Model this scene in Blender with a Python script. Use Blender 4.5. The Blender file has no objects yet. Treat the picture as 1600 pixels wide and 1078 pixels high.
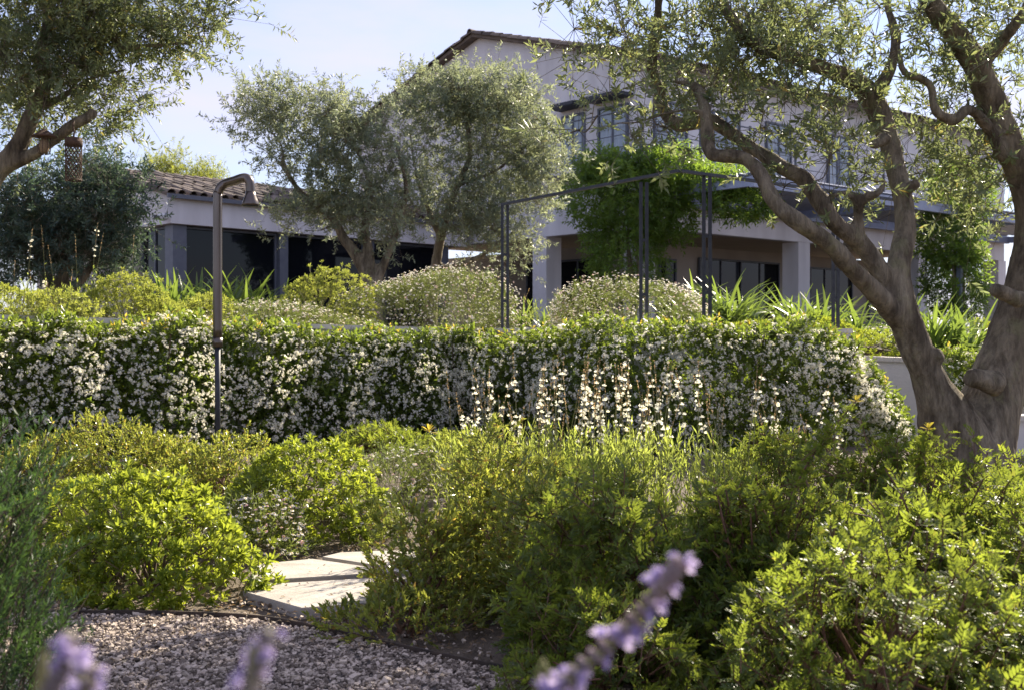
import bpy, bmesh, math, random
import numpy as np
from mathutils import Vector, Matrix

# ------------------------------------------------------------------ camera, sky, sun, exposure
S = bpy.context.scene
COL = S.collection
F, HZ, EYE = 1780.0, 530.0, 1.2        # focal length in photo pixels, horizon row, eye height (m)

cam_d = bpy.data.cameras.new('camera')
cam = bpy.data.objects.new('camera', cam_d); COL.objects.link(cam)
cam.location = (0, 0, EYE); cam.rotation_euler = (math.radians(90), 0, 0)
cam_d.sensor_width = 36; cam_d.lens = F / 1600 * 36
cam_d.shift_y = -(539 - HZ) / 1600
cam_d.clip_start = 0.05; cam_d.clip_end = 2000
cam_d.dof.use_dof = True; cam_d.dof.focus_distance = 7.0; cam_d.dof.aperture_fstop = 5.0
S.camera = cam

SUN_AZ, SUN_EL = math.radians(37), math.radians(36)     # azimuth to the right of the view axis
w = bpy.data.worlds.new('World'); S.world = w; w.use_nodes = True
nt = w.node_tree; nt.nodes.clear()
out = nt.nodes.new('ShaderNodeOutputWorld'); bg = nt.nodes.new('ShaderNodeBackground')
sky = nt.nodes.new('ShaderNodeTexSky'); sky.sky_type = 'NISHITA'; sky.sun_disc = False
sky.sun_elevation = SUN_EL; sky.sun_rotation = SUN_AZ
sky.air_density = 1.0; sky.dust_density = 0.3; sky.ozone_density = 4.0
tc = nt.nodes.new('ShaderNodeTexCoord'); mp = nt.nodes.new('ShaderNodeMapping')
mp.inputs['Scale'].default_value = (2.2, 2.2, 7.0)
cn = nt.nodes.new('ShaderNodeTexNoise'); cn.inputs['Scale'].default_value = 1.6; cn.inputs['Detail'].default_value = 7
cr = nt.nodes.new('ShaderNodeValToRGB'); cr.color_ramp.elements[0].position = .46; cr.color_ramp.elements[1].position = .68
cr.color_ramp.elements[0].color = (0, 0, 0, 1); cr.color_ramp.elements[1].color = (.7, .7, .7, 1)
veil = nt.nodes.new('ShaderNodeMixRGB'); veil.inputs[0].default_value = .62; veil.inputs[2].default_value = (2.45, 2.35, 3.25, 1)
mx = nt.nodes.new('ShaderNodeMixRGB'); mx.inputs[2].default_value = (3.45, 3.2, 3.9, 1)
L = nt.links.new
L(tc.outputs['Generated'], mp.inputs[0]); L(mp.outputs[0], cn.inputs['Vector']); L(cn.outputs['Fac'], cr.inputs[0])
L(sky.outputs[0], veil.inputs[1]); L(cr.outputs[0], mx.inputs[0]); L(veil.outputs[0], mx.inputs[1]); L(mx.outputs[0], bg.inputs[0]); L(bg.outputs[0], out.inputs[0])
bg.inputs[1].default_value = 0.093

sun_d = bpy.data.lights.new('sun', 'SUN'); sun_d.energy = 5.0; sun_d.angle = math.radians(.55); sun_d.color = (1, .89, .72)
sun = bpy.data.objects.new('sun', sun_d); COL.objects.link(sun); sun.location = (0, 0, 20)
SUND = Vector((math.sin(SUN_AZ) * math.cos(SUN_EL), math.cos(SUN_AZ) * math.cos(SUN_EL), math.sin(SUN_EL)))
sun.rotation_euler = SUND.to_track_quat('Z', 'Y').to_euler()
S.view_settings.view_transform = 'Standard'; S.view_settings.look = 'None'
S.view_settings.exposure = 1.58; S.view_settings.gamma = 1
S.render.engine = 'CYCLES'
S.cycles.use_denoising = True
S.cycles.max_bounces = 8; S.cycles.transmission_bounces = 6; S.cycles.diffuse_bounces = 5; S.cycles.glossy_bounces = 3
S.cycles.caustics_reflective = False; S.cycles.caustics_refractive = False
S.cycles.sample_clamp_indirect = 6

# ------------------------------------------------------------------ helpers: places
rng = np.random.default_rng(7)
def P(px, py, d): return np.array([(px - 800) / F * d, d, EYE - (py - HZ) / F * d])
def X(px, d): return (px - 800) / F * d
def ZZ(py, d): return EYE - (py - HZ) / F * d
def sm(a, b, t):
    t = min(1, max(0, (t - a) / (b - a))); return t * t * (3 - 2 * t)
def G(x, y): return 0.2 * sm(6, 11, y)                     # lower garden
def TZ(x, y): return 1.26 + .3 * sm(12, 26, y) - .36 * sm(3.3, 3.8, x) * (1 - sm(12.6, 16, y))              # upper terrace

# ------------------------------------------------------------------ helpers: materials
MATS = {}
def new_mat(name):
    m = bpy.data.materials.new(name); m.use_nodes = True; m.node_tree.nodes.clear(); MATS[name] = m
    return m, m.node_tree.nodes, m.node_tree.links.new
def leaf_mat(name, c1, c2, ct, trans=.42, rough=.38, spec=.5, c3=None, f3=.0):
    m, N, K = new_mat(name)
    o = N.new('ShaderNodeOutputMaterial'); p = N.new('ShaderNodeBsdfPrincipled'); t = N.new('ShaderNodeBsdfTranslucent')
    mixs = N.new('ShaderNodeMixShader'); g = N.new('ShaderNodeNewGeometry'); oi = N.new('ShaderNodeObjectInfo')
    ad = N.new('ShaderNodeMath'); ad.operation = 'ADD'; fr = N.new('ShaderNodeMath'); fr.operation = 'FRACT'
    K(g.outputs['Random Per Island'], ad.inputs[0]); K(oi.outputs['Random'], ad.inputs[1]); K(ad.outputs[0], fr.inputs[0])
    r = N.new('ShaderNodeValToRGB'); e = r.color_ramp.elements
    e[0].color = (*c1, 1); e[1].color = (*c2, 1); e[1].position = 1 - f3 if c3 else 1
    if c3:
        x = e.new(min(.995, 1 - f3 + .02)); x.color = (*c3, 1)
    K(fr.outputs[0], r.inputs[0])
    tcn = N.new('ShaderNodeNewGeometry'); nn = N.new('ShaderNodeTexNoise'); nn.inputs['Scale'].default_value = 3.4; nn.inputs['Detail'].default_value = 3
    K(tcn.outputs['Position'], nn.inputs['Vector']); vr = N.new('ShaderNodeValToRGB'); vr.color_ramp.elements[0].position = .36; vr.color_ramp.elements[0].color = (.62, .72, .85, 1); vr.color_ramp.elements[1].position = .66; vr.color_ramp.elements[1].color = (1.18, 1.10, .9, 1)
    K(nn.outputs['Fac'], vr.inputs[0]); vm = N.new('ShaderNodeMixRGB'); vm.blend_type = 'MULTIPLY'; vm.inputs[0].default_value = 0.0 if 'petal' in name else .9
    K(r.outputs[0], vm.inputs[1]); K(vr.outputs[0], vm.inputs[2]); r = vm; K(r.outputs[0], p.inputs['Base Color'])
    mm = N.new('ShaderNodeMixRGB'); mm.blend_type = 'MIX'; mm.inputs[0].default_value = .45; mm.inputs[1].default_value = (*ct, 1)
    br = N.new('ShaderNodeMixRGB'); br.blend_type = 'MULTIPLY'; br.inputs[0].default_value = 1; br.inputs[2].default_value = (2.3, 2.3, 1.6, 1)
    K(r.outputs[0], br.inputs[1]); K(br.outputs[0], mm.inputs[2]); K(mm.outputs[0], t.inputs[0])
    p.inputs['Roughness'].default_value = rough; p.inputs['Specular IOR Level'].default_value = spec
    mixs.inputs[0].default_value = trans
    K(p.outputs[0], mixs.inputs[1]); K(t.outputs[0], mixs.inputs[2]); K(mixs.outputs[0], o.inputs[0])
    return m
def solid(name, c1, c2=None, scale=8, rough=.8, metal=0, bump=0, bscale=40, stretch=(1, 1, 1), detail=6, spec=.5, isl=0, coord='Object'):
    m, N, K = new_mat(name)
    o = N.new('ShaderNodeOutputMaterial'); p = N.new('ShaderNodeBsdfPrincipled'); K(p.outputs[0], o.inputs[0])
    t = N.new('ShaderNodeTexCoord'); mp = N.new('ShaderNodeMapping'); mp.inputs['Scale'].default_value = stretch
    K(t.outputs[coord], mp.inputs[0])
    n = N.new('ShaderNodeTexNoise'); n.inputs['Scale'].default_value = scale; n.inputs['Detail'].default_value = detail
    K(mp.outputs[0], n.inputs['Vector'])
    r = N.new('ShaderNodeValToRGB'); r.color_ramp.elements[0].position = .32; r.color_ramp.elements[1].position = .68
    r.color_ramp.elements[0].color = (*c1, 1); r.color_ramp.elements[1].color = (*(c2 or c1), 1)
    if isl:
        g = N.new('ShaderNodeNewGeometry'); oi = N.new('ShaderNodeObjectInfo')
        ad = N.new('ShaderNodeMath'); ad.operation = 'ADD'; fr = N.new('ShaderNodeMath'); fr.operation = 'FRACT'
        K(g.outputs['Random Per Island'], ad.inputs[0]); K(oi.outputs['Random'], ad.inputs[1]); K(ad.outputs[0], fr.inputs[0])
        mx = N.new('ShaderNodeMix'); mx.data_type = 'FLOAT'; mx.inputs[0].default_value = isl
        K(n.outputs['Fac'], mx.inputs[2]); K(fr.outputs[0], mx.inputs[3]); K(mx.outputs[0], r.inputs[0])
    else:
        K(n.outputs['Fac'], r.inputs[0])
    K(r.outputs[0], p.inputs['Base Color'])
    p.inputs['Roughness'].default_value = rough; p.inputs['Metallic'].default_value = metal; p.inputs['Specular IOR Level'].default_value = spec
    if bump:
        b = N.new('ShaderNodeBump'); n2 = N.new('ShaderNodeTexNoise'); n2.inputs['Scale'].default_value = bscale; n2.inputs['Detail'].default_value = 8
        K(mp.outputs[0], n2.inputs['Vector']); K(n2.outputs['Fac'], b.inputs['Height']); b.inputs['Strength'].default_value = bump
        b.inputs['Distance'].default_value = .02; K(b.outputs[0], p.inputs['Normal'])
    return m
def M(*n): return [MATS[k] for k in n]

leaf_mat('leaf_pittosporum', (.085, .138, .018), (.205, .25, .038), (.50, .53, .05), trans=.47, rough=.3)
leaf_mat('leaf_mastic', (.045, .080, .018), (.130, .172, .032), (.43, .49, .05), trans=.51, rough=.38, spec=.42, c3=(.20, .17, .04), f3=.05)
leaf_mat('leaf_myrtle', (0.088, 0.136, 0.033), (0.224, 0.248, 0.065), (0.560, 0.560, 0.078), trans=0.46, rough=.26, c3=(.30, .15, .06), f3=.06)
leaf_mat('leaf_olive', (.085, .118, .058), (.185, .215, .110), (.34, .37, .14), trans=.40, rough=.42, c3=(.30, .20, .04), f3=.03)
leaf_mat('leaf_olive_grey', (.14, .172, .122), (.26, .29, .21), (.38, .41, .23), trans=.40, rough=.5)
leaf_mat('leaf_dark', (0.041, 0.071, 0.057), (0.088, 0.130, 0.100), (0.134, 0.202, 0.090), trans=0.31, rough=.5)
leaf_mat('leaf_jasmine', (0.047, 0.083, 0.014), (0.142, 0.189, 0.028), (0.358, 0.448, 0.056), trans=0.42, rough=.34)
leaf_mat('leaf_young', (0.260, 0.224, 0.035), (0.401, 0.295, 0.059), (0.616, 0.470, 0.067), trans=0.51, rough=.4)
leaf_mat('leaf_agapanthus', (.050, .098, .022), (.115, .175, .038), (.34, .43, .07), trans=.38, rough=.36)
leaf_mat('leaf_lime', (.12, .165, .03), (.23, .26, .055), (.50, .50, .09), trans=.46, rough=.42)
leaf_mat('leaf_erigeron', (0.053, 0.088, 0.026), (0.112, 0.142, 0.041), (0.291, 0.336, 0.067), trans=0.46, rough=.5)
leaf_mat('leaf_wisteria', (0.053, 0.112, 0.024), (0.130, 0.212, 0.035), (0.381, 0.515, 0.056), trans=0.48, rough=.45)
leaf_mat('leaf_gaura', (0.142, 0.201, 0.047), (0.236, 0.283, 0.071), (0.504, 0.538, 0.101), trans=0.51, rough=.45)
leaf_mat('leaf_rosemary', (.024, .056, .018), (.055, .10, .030), (.14, .25, .05), trans=.30, rough=.45)
leaf_mat('petal_white', (.70, .67, .61), (.82, .80, .75), (.82, .80, .74), trans=.35, rough=.6, c3=(.52, .42, .25), f3=.05)
leaf_mat('petal_daisy', (.76, .74, .73), (.82, .80, .79), (.78, .74, .74), trans=.35, rough=.6, c3=(.66, .42, .48), f3=.14)
leaf_mat('petal_lavender', (.30, .25, .52), (.48, .42, .66), (.48, .40, .70), trans=.4, rough=.6)
leaf_mat('calyx', (.30, .22, .24), (.42, .34, .34), (.4, .3, .4), trans=.3, rough=.7)
leaf_mat('bud_pink', (.40, .24, .16), (.50, .36, .22), (.6, .4, .25), trans=.4, rough=.6)
leaf_mat('leaf_dry', (.12, .075, .04), (.28, .19, .11), (.3, .2, .1), trans=.2, rough=.7)
solid('daisy_eye', (.55, .36, .03), rough=.7)
solid('stem_red', (.10, .045, .025), (.16, .08, .045), scale=30, rough=.7)
solid('stem_green', (.16, .17, .05), (.24, .21, .09), scale=30, rough=.7)
solid('stem_brown', (.075, .052, .034), (.13, .095, .06), scale=25, rough=.85)
def bark_mat():
    m, N, K = new_mat('bark')
    o = N.new('ShaderNodeOutputMaterial'); p = N.new('ShaderNodeBsdfPrincipled'); K(p.outputs[0], o.inputs[0])
    t = N.new('ShaderNodeTexCoord'); mp = N.new('ShaderNodeMapping'); mp.inputs['Scale'].default_value = (1, 1, .22); K(t.outputs['Object'], mp.inputs[0])
    def noise(sc, det, ro=.55, v=None):
        n = N.new('ShaderNodeTexNoise'); n.inputs['Scale'].default_value = sc; n.inputs['Detail'].default_value = det; n.inputs['Roughness'].default_value = ro
        K(v or mp.outputs[0], n.inputs['Vector']); return n
    def ramp(src, p0, c0, p1, c1):
        q = N.new('ShaderNodeValToRGB'); q.color_ramp.elements[0].position = p0; q.color_ramp.elements[0].color = (*c0, 1); q.color_ramp.elements[1].position = p1; q.color_ramp.elements[1].color = (*c1, 1); K(src, q.inputs[0]); return q
    big = noise(3.2, 6); fine = noise(42, 9, .7); mid = noise(13, 7, .65); lich = noise(7, 9, .7, t.outputs['Object'])
    base = ramp(big.outputs['Fac'], .34, (.22, .175, .125), .68, (.46, .40, .30))
    crack = ramp(mid.outputs['Fac'], .38, (.42, .40, .38), .56, (1.08, 1.07, 1.04))
    grain = ramp(fine.outputs['Fac'], .36, (.55, .55, .55), .62, (1.15, 1.14, 1.1))
    m1 = N.new('ShaderNodeMixRGB'); m1.blend_type = 'MULTIPLY'; m1.inputs[0].default_value = .85; K(base.outputs[0], m1.inputs[1]); K(crack.outputs[0], m1.inputs[2])
    m2 = N.new('ShaderNodeMixRGB'); m2.blend_type = 'MULTIPLY'; m2.inputs[0].default_value = .8; K(m1.outputs[0], m2.inputs[1]); K(grain.outputs[0], m2.inputs[2])
    lm = ramp(lich.outputs['Fac'], .54, (0, 0, 0), .66, (.55, .55, .55))
    m3 = N.new('ShaderNodeMixRGB'); K(lm.outputs[0], m3.inputs[0]); K(m2.outputs[0], m3.inputs[1]); m3.inputs[2].default_value = (.32, .31, .16, 1)
    K(m3.outputs[0], p.inputs['Base Color']); p.inputs['Roughness'].default_value = .88; p.inputs['Specular IOR Level'].default_value = .22
    a = N.new('ShaderNodeMath'); a.operation = 'MULTIPLY_ADD'; a.inputs[1].default_value = 1.6; K(mid.outputs['Fac'], a.inputs[0]); K(fine.outputs['Fac'], a.inputs[2])
    b = N.new('ShaderNodeBump'); b.inputs['Strength'].default_value = 1.0; b.inputs['Distance'].default_value = .06
    K(a.outputs[0], b.inputs['Height']); K(b.outputs[0], p.inputs['Normal'])
bark_mat()
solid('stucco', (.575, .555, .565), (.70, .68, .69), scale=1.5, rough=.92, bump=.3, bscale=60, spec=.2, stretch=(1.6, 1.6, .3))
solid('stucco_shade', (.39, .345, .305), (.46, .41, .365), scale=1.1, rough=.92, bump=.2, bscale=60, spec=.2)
solid('white_wall', (.58, .555, .53), (.66, .64, .61), scale=2, rough=.9, bump=.2, bscale=50, spec=.2)
solid('coping', (.50, .46, .40), (.62, .58, .52), scale=6, rough=.85, bump=.3, bscale=40)
solid('steel', (.022, .025, .034), (.038, .043, .055), scale=20, rough=.55, spec=.35)
solid('shower_steel', (.105, .088, .080), (.15, .125, .11), scale=14, rough=.30, metal=.85, stretch=(1, 1, .15))
solid('frame_metal', (.085, .095, .125), (.11, .12, .15), scale=6, rough=.5)
solid('canopy_metal', (.20, .235, .34), (.27, .31, .42), scale=5, rough=.45, metal=.2)
solid('glass_dark', (.006, .007, .010), rough=.03, spec=.22)
solid('glass_curtain', (.20, .25, .30), (.34, .38, .42), scale=7, rough=.08, stretch=(6, 6, .3), spec=.7)
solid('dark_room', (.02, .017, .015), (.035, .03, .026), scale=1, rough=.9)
solid('tile', (.07, .055, .045), (.20, .16, .13), scale=3, rough=.92, bump=.5, bscale=25, isl=.6)
solid('roof_base', (.10, .08, .065), (.17, .13, .10), scale=6, rough=.95)
solid('rust', (.040, .022, .014), (.095, .050, .028), scale=30, rough=.85, bump=.4, bscale=80)
solid('plastic_white', (.55, .55, .56), rough=.35)
solid('stone_slab', (.27, .245, .21), (.40, .37, .33), scale=4, rough=.85, bump=.35, bscale=45, stretch=(1, 2.2, 1))
solid('edging', (.035, .028, .024), (.08, .055, .04), scale=18, rough=.8, metal=.3)
solid('soil', (.065, .048, .034), (.15, .118, .085), scale=9, rough=.95, bump=.9, bscale=60)
solid('gravel_base', (.07, .062, .055), (.15, .13, .115), scale=90, rough=.95, bump=.8, bscale=110)
solid('pebble', (.13, .10, .076), (.50, .415, .335), scale=3, rough=.8, isl=.92)
solid('seed', (.16, .10, .05), (.30, .21, .12), scale=90, rough=.85)

# ------------------------------------------------------------------ helpers: meshes and objects
def mesh_np(name, V, T, mi=None, mats=(), smooth=False):
    me = bpy.data.meshes.new(name)
    V = np.asarray(V, np.float32); T = np.asarray(T, np.int32)
    me.vertices.add(len(V)); me.vertices.foreach_set('co', V.ravel())
    me.loops.add(T.size); me.loops.foreach_set('vertex_index', T.ravel())
    me.polygons.add(len(T)); k = T.shape[1]
    me.polygons.foreach_set('loop_start', np.arange(0, T.size, k, dtype=np.int32))
    if mi is not None: me.polygons.foreach_set('material_index', np.asarray(mi, np.int32))
    me.polygons.foreach_set('use_smooth', np.full(len(T), bool(smooth)))
    for m in mats: me.materials.append(m)
    me.update(calc_edges=True)
    return me
def link(name, data, parent=None, mat=None):
    o = bpy.data.objects.new(name, data); COL.objects.link(o)
    if parent is not None: o.parent = parent
    if mat is not None: data.materials.append(mat)
    return o
def thing(name, label, cat, loc=(0, 0, 0), rz=0, group=None):
    o = bpy.data.objects.new(name, None); COL.objects.link(o); o.empty_display_size = .1
    o.location = loc; o.rotation_euler = (0, 0, rz); o['label'] = label; o['category'] = cat
    if group: o['group'] = group
    return o
def tag(o, label, cat, group=None):
    o['label'] = label; o['category'] = cat
    if group: o['group'] = group
    return o

class TB:                                   # template / mesh builder, triangles only
    def __init__(s): s.V = []; s.T = []; s.m = []; s.n = 0
    def add(s, V, T, mat=0, R=None, t=None, sc=1.0):
        V = np.asarray(V, float) * sc
        if R is not None: V = V @ np.asarray(R).T
        if t is not None: V = V + np.asarray(t)
        s.V.append(V); s.T.append(np.asarray(T, int) + s.n); s.m += [mat] * len(T); s.n += len(V)
    def get(s): return np.vstack(s.V), np.vstack(s.T), np.array(s.m)
    def mesh(s, name, mats, smooth=False):
        V, T, m = s.get(); return mesh_np(name, V, T, m, mats, smooth)
def leaf4(Ln, W, fold=.15, curl=.1, pos=.5):
    V = [(0, 0, 0), (-W / 2, pos * Ln, fold * W), (0, pos * Ln, 0), (W / 2, pos * Ln, fold * W), (0, Ln, -curl * Ln)]
    return V, [(0, 2, 1), (0, 3, 2), (1, 2, 4), (2, 3, 4)]
def leaf8(Ln, W, fold=.15, curl=.1, pos=.5):
    a, b = pos * .6, pos + (1 - pos) * .5
    V = [(0, 0, 0), (-W * .42, a * Ln, fold * W), (0, a * Ln, 0.0), (W * .42, a * Ln, fold * W),
         (-W * .40, b * Ln, fold * W - curl * Ln * .4), (0, b * Ln, -curl * Ln * .4), (W * .40, b * Ln, fold * W - curl * Ln * .4), (0, Ln, -curl * Ln)]
    return V, [(0, 2, 1), (0, 3, 2), (1, 2, 5), (1, 5, 4), (2, 3, 6), (2, 6, 5), (4, 5, 7), (5, 6, 7)]
def leaf2(Ln, W, fold=.15, curl=.1, pos=.5):
    return [(0, 0, 0), (-W / 2, pos * Ln, fold * W), (W / 2, pos * Ln, fold * W), (0, Ln, -curl * Ln)], [(0, 3, 1), (0, 2, 3)]
def basis(d, roll=0.0, up=(0, 0, 1)):       # matrix whose local Y runs along d, local Z near up
    d = np.asarray(d, float); d = d / (np.linalg.norm(d) + 1e-9)
    u = np.asarray(up, float)
    if abs(np.dot(d, u)) > .97: u = np.array([1., .1, 0])
    x = np.cross(d, u); x /= np.linalg.norm(x); z = np.cross(x, d)
    c, s_ = math.cos(roll), math.sin(roll)
    return np.column_stack([x * c + z * s_, d, z * c - x * s_])
def tube(pts, rad, n=6, cap=True):
    pts = np.asarray(pts, float); k = len(pts)
    rad = np.broadcast_to(np.asarray(rad, float), (k,))
    tan = np.gradient(pts, axis=0); tan /= (np.linalg.norm(tan, axis=1, keepdims=True) + 1e-9)
    a = np.array([0, 0, 1.]) if abs(tan[0][2]) < .9 else np.array([1., 0, 0])
    x = np.cross(tan[0], a); x /= np.linalg.norm(x)
    V = []; ang = np.arange(n) * 2 * math.pi / n
    for i in range(k):
        x = x - tan[i] * np.dot(x, tan[i]); x /= (np.linalg.norm(x) + 1e-9); y = np.cross(tan[i], x)
        V.append(pts[i] + rad[i] * (np.cos(ang)[:, None] * x + np.sin(ang)[:, None] * y))
    V = np.vstack(V); T = []
    for i in range(k - 1):
        for j in range(n):
            a0, b0 = i * n + j, i * n + (j + 1) % n
            T += [(a0, b0, b0 + n), (a0, b0 + n, a0 + n)]
    if cap:
        for j in range(1, n - 1):
            T.append((0, j + 1, j)); q = (k - 1) * n; T.append((q, q + j, q + j + 1))
    return V, T
def spline(ctrl, per=5):                    # Catmull-Rom through control rows (any width)
    c = np.asarray(ctrl, float); c = np.vstack([2 * c[0] - c[1], c, 2 * c[-1] - c[-2]]); o = []
    for i in range(1, len(c) - 2):
        for t in np.linspace(0, 1, per, endpoint=False):
            p0, p1, p2, p3 = c[i - 1], c[i], c[i + 1], c[i + 2]
            o.append(.5 * ((2 * p1) + (-p0 + p2) * t + (2 * p0 - 5 * p1 + 4 * p2 - p3) * t * t + (-p0 + 3 * p1 - 3 * p2 + p3) * t ** 3))
    o.append(c[-2]); return np.array(o)
def box(x0, x1, y0, y1, z0, z1):
    V = [(x0, y0, z0), (x1, y0, z0), (x1, y1, z0), (x0, y1, z0), (x0, y0, z1), (x1, y0, z1), (x1, y1, z1), (x0, y1, z1)]
    T = [(0, 2, 1), (0, 3, 2), (4, 5, 6), (4, 6, 7), (0, 1, 5), (0, 5, 4), (1, 2, 6), (1, 6, 5), (2, 3, 7), (2, 7, 6), (3, 0, 4), (3, 4, 7)]
    return V, T
def part_box(name, b, mat, parent, bevel=0):
    V, T = box(*b); o = link(name, mesh_np(name, V, T, None, [MATS[mat]]), parent)
    if bevel:
        me = o.data; bm = bmesh.new(); bm.from_mesh(me)
        bmesh.ops.dissolve_limit(bm, angle_limit=.02, verts=bm.verts, edges=bm.edges)
        bmesh.ops.bevel(bm, geom=bm.edges, offset=bevel, segments=2, profile=.6, affect='EDGES'); bm.to_mesh(me); bm.free()
    return o
def part_tube(name, pts, rad, mat, parent, n=10, smooth=True, mat2=None):
    V, T = tube(pts, rad, n); return link(name, mesh_np(name, V, T, None, [MATS[mat]], smooth), parent)

def frames(D, g):                           # N direction vectors -> N matrices, local Z along D, random roll
    D = D / (np.linalg.norm(D, axis=1, keepdims=True) + 1e-9)
    a = g.normal(size=D.shape); x = np.cross(a, D); x /= (np.linalg.norm(x, axis=1, keepdims=True) + 1e-9)
    y = np.cross(D, x); return np.stack([x, y, D], axis=2)
def scatter(name, parent, temps, pos, D, scale, mats, g, pick=0, pick_name=None, loc=(0, 0, 0), temps_hi=None):
    """temps: list of (V,T,m). The `pick` copies nearest the camera become parts of their own, the rest one part of kind stuff."""
    N = len(pos); R = frames(D, g); which = g.integers(0, len(temps), N); scale = np.broadcast_to(np.asarray(scale, float), (N,))
    sel = np.zeros(N, bool)
    if pick:
        dist = np.linalg.norm(pos + np.asarray(loc) - np.array([0, 0, EYE]), axis=1); sel[np.argsort(dist)[:pick]] = True
        tm = [mesh_np(pick_name, *t[:3], mats, False) for t in (temps_hi or temps)]
        for i in np.nonzero(sel)[0]:
            o = link(pick_name, tm[which[i]], parent)
            m4 = np.eye(4); m4[:3, :3] = R[i] * scale[i]; m4[:3, 3] = pos[i]; o.matrix_basis = Matrix(m4.tolist())
    Vs, Ts, Ms, n = [], [], [], 0
    for k, t in enumerate(temps):
        idx = np.nonzero((which == k) & ~sel)[0]
        if not len(idx): continue
        V = np.einsum('nij,vj->nvi', R[idx] * scale[idx, None, None], t[0]) + pos[idx, None, :]
        Tt = (t[1][None] + (np.arange(len(idx)) * len(t[0]))[:, None, None]) + n
        Vs.append(V.reshape(-1, 3)); Ts.append(Tt.reshape(-1, 3)); Ms.append(np.tile(t[2], len(idx))); n += V.shape[0] * V.shape[1]
    if not Vs: return None
    o = link(name, mesh_np(name, np.vstack(Vs), np.vstack(Ts), np.concatenate(Ms), mats), parent); o['kind'] = 'stuff'
    return o

# ------------------------------------------------------------------ leaf-shoot templates (local Z is the way the shoot grows)
def t_rosette(n, Ln, W, lf=leaf4, lo=15, hi=75, mat=0, seed=0, stem=None):
    g = np.random.default_rng(seed); b = TB()
    for i in range(n):
        az = i * 2.4 + g.normal() * .2; el = math.radians(lo + (hi - lo) * i / n + g.normal() * 6)
        d = (math.cos(az) * math.cos(el), math.sin(az) * math.cos(el), math.sin(el)); s = .75 + .4 * g.random()
        V, T = lf(Ln * s, W * s, .2, .12, .6)
        b.add(V, T, mat, basis(d, g.normal() * .25), (0, 0, -.25 * Ln * (1 - i / n)))
    if stem is not None:
        V, T = tube([(0, 0, -1.6 * Ln), (0, 0, 0)], .0022, 3, False); b.add(V, T, stem)
    return b.get()
def t_spray(n, Ln, W, length, lf=leaf4, ang=50, mat=0, stem=1, seed=0, bend=.12, sr=.0016, jitter=.25, pos=.45):
    g = np.random.default_rng(seed); b = TB(); bx, by = g.normal(size=2) * bend * length
    ax = lambda t: np.array([bx * t * t, by * t * t, length * t])
    for i in range(n):
        t = (i + .6) / n; az = (i % 2) * math.pi + (i // 2) * 1.6 + g.normal() * jitter; el = math.radians(ang + 25 * t + g.normal() * 14)
        d = (math.cos(az) * math.cos(math.pi / 2 - el) if False else math.cos(az) * math.sin(math.radians(90) - el + .0), math.sin(az) * math.cos(el), math.sin(el))
        s = .7 + .45 * g.random(); V, T = lf(Ln * s, W * s, .18, .1 * g.normal(), pos)
        b.add(V, T, mat, basis(d, g.normal() * .5), ax(t))
    if stem is not None:
        V, T = tube([ax(-.3), ax(1)], [sr, sr * .5], 3, False) if lf is leaf2 else tube([ax(t) for t in (-.3, .35, 1)], [sr, sr, sr * .4], 3, False); b.add(V, T, stem)
    return b.get()
def t_mastic(lf, seed=0, nl=6, stem=1):     # a twig end with even-pinnate leaves
    g = np.random.default_rng(seed); b = TB()
    for k in range(nl):
        az = k * 2.4 + g.normal() * .2; el = math.radians(12 + 60 * k / nl + g.normal() * 7); o = np.array([0, 0, -.075 + .085 * k / nl])
        d = np.array([math.cos(az) * math.cos(el), math.sin(az) * math.cos(el), math.sin(el)]); Rl = basis(d, g.normal() * .3)
        RL = .058 * (.8 + .35 * g.random()); pairs = 4 + int(g.integers(0, 2))
        for j in range(pairs):
            f = (j + 1.0) / pairs
            for s_ in (-1, 1):
                a = math.radians(62 - 34 * f + g.normal() * 5) * s_
                dl = np.array([math.sin(a), math.cos(a), .12]); q = .029 * (.8 + .3 * g.random())
                V, T = lf(q, q * .40, .12, .12, .5)
                b.add(V, T, 0, Rl @ basis(dl, g.normal() * .25), o + Rl @ np.array([0, RL * f, -.012 * f * f]))
        V, T = tube([o, o + Rl @ np.array([0, RL, -.012])], .0011, 3, False); b.add(V, T, stem)
    V, T = tube([(0, 0, -.16), (0, 0, .015)], .0024, 4, False); b.add(V, T, stem)
    return b.get()
def t_daisy(n=9, r=.011, stem=.07, seed=0, far=False):
    g = np.random.default_rng(seed); b = TB(); V = [(0, 0, 0)]; T = []
    for i in range(n * 2):
        a = i * math.pi / n; q = r * (1 if i % 2 else .72); V.append((q * math.cos(a), q * math.sin(a), .0015 * g.normal() - .001))
    T = [(0, 1 + i, 1 + (i + 1) % (2 * n)) for i in range(2 * n)]
    b.add(V, T, 0); a = np.arange(6) * math.pi / 3
    b.add(np.vstack([[(0, 0, .0028)], np.column_stack([np.cos(a) * r * .36, np.sin(a) * r * .36, np.full(6, .0012)])]), [(0, 1 + i, 1 + (i + 1) % 6) for i in range(6)], 1)
    if far: V, T = tube([(0, 0, -stem), (0, 0, -.001)], .0009, 3, False); b.add(V, T, 2)
    elif stem: V, T = tube([(0, 0, -stem), (.004 * g.normal(), .004 * g.normal(), -stem / 2), (0, 0, -.001)], .0007, 3, False); b.add(V, T, 2)
    return b.get()
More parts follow.
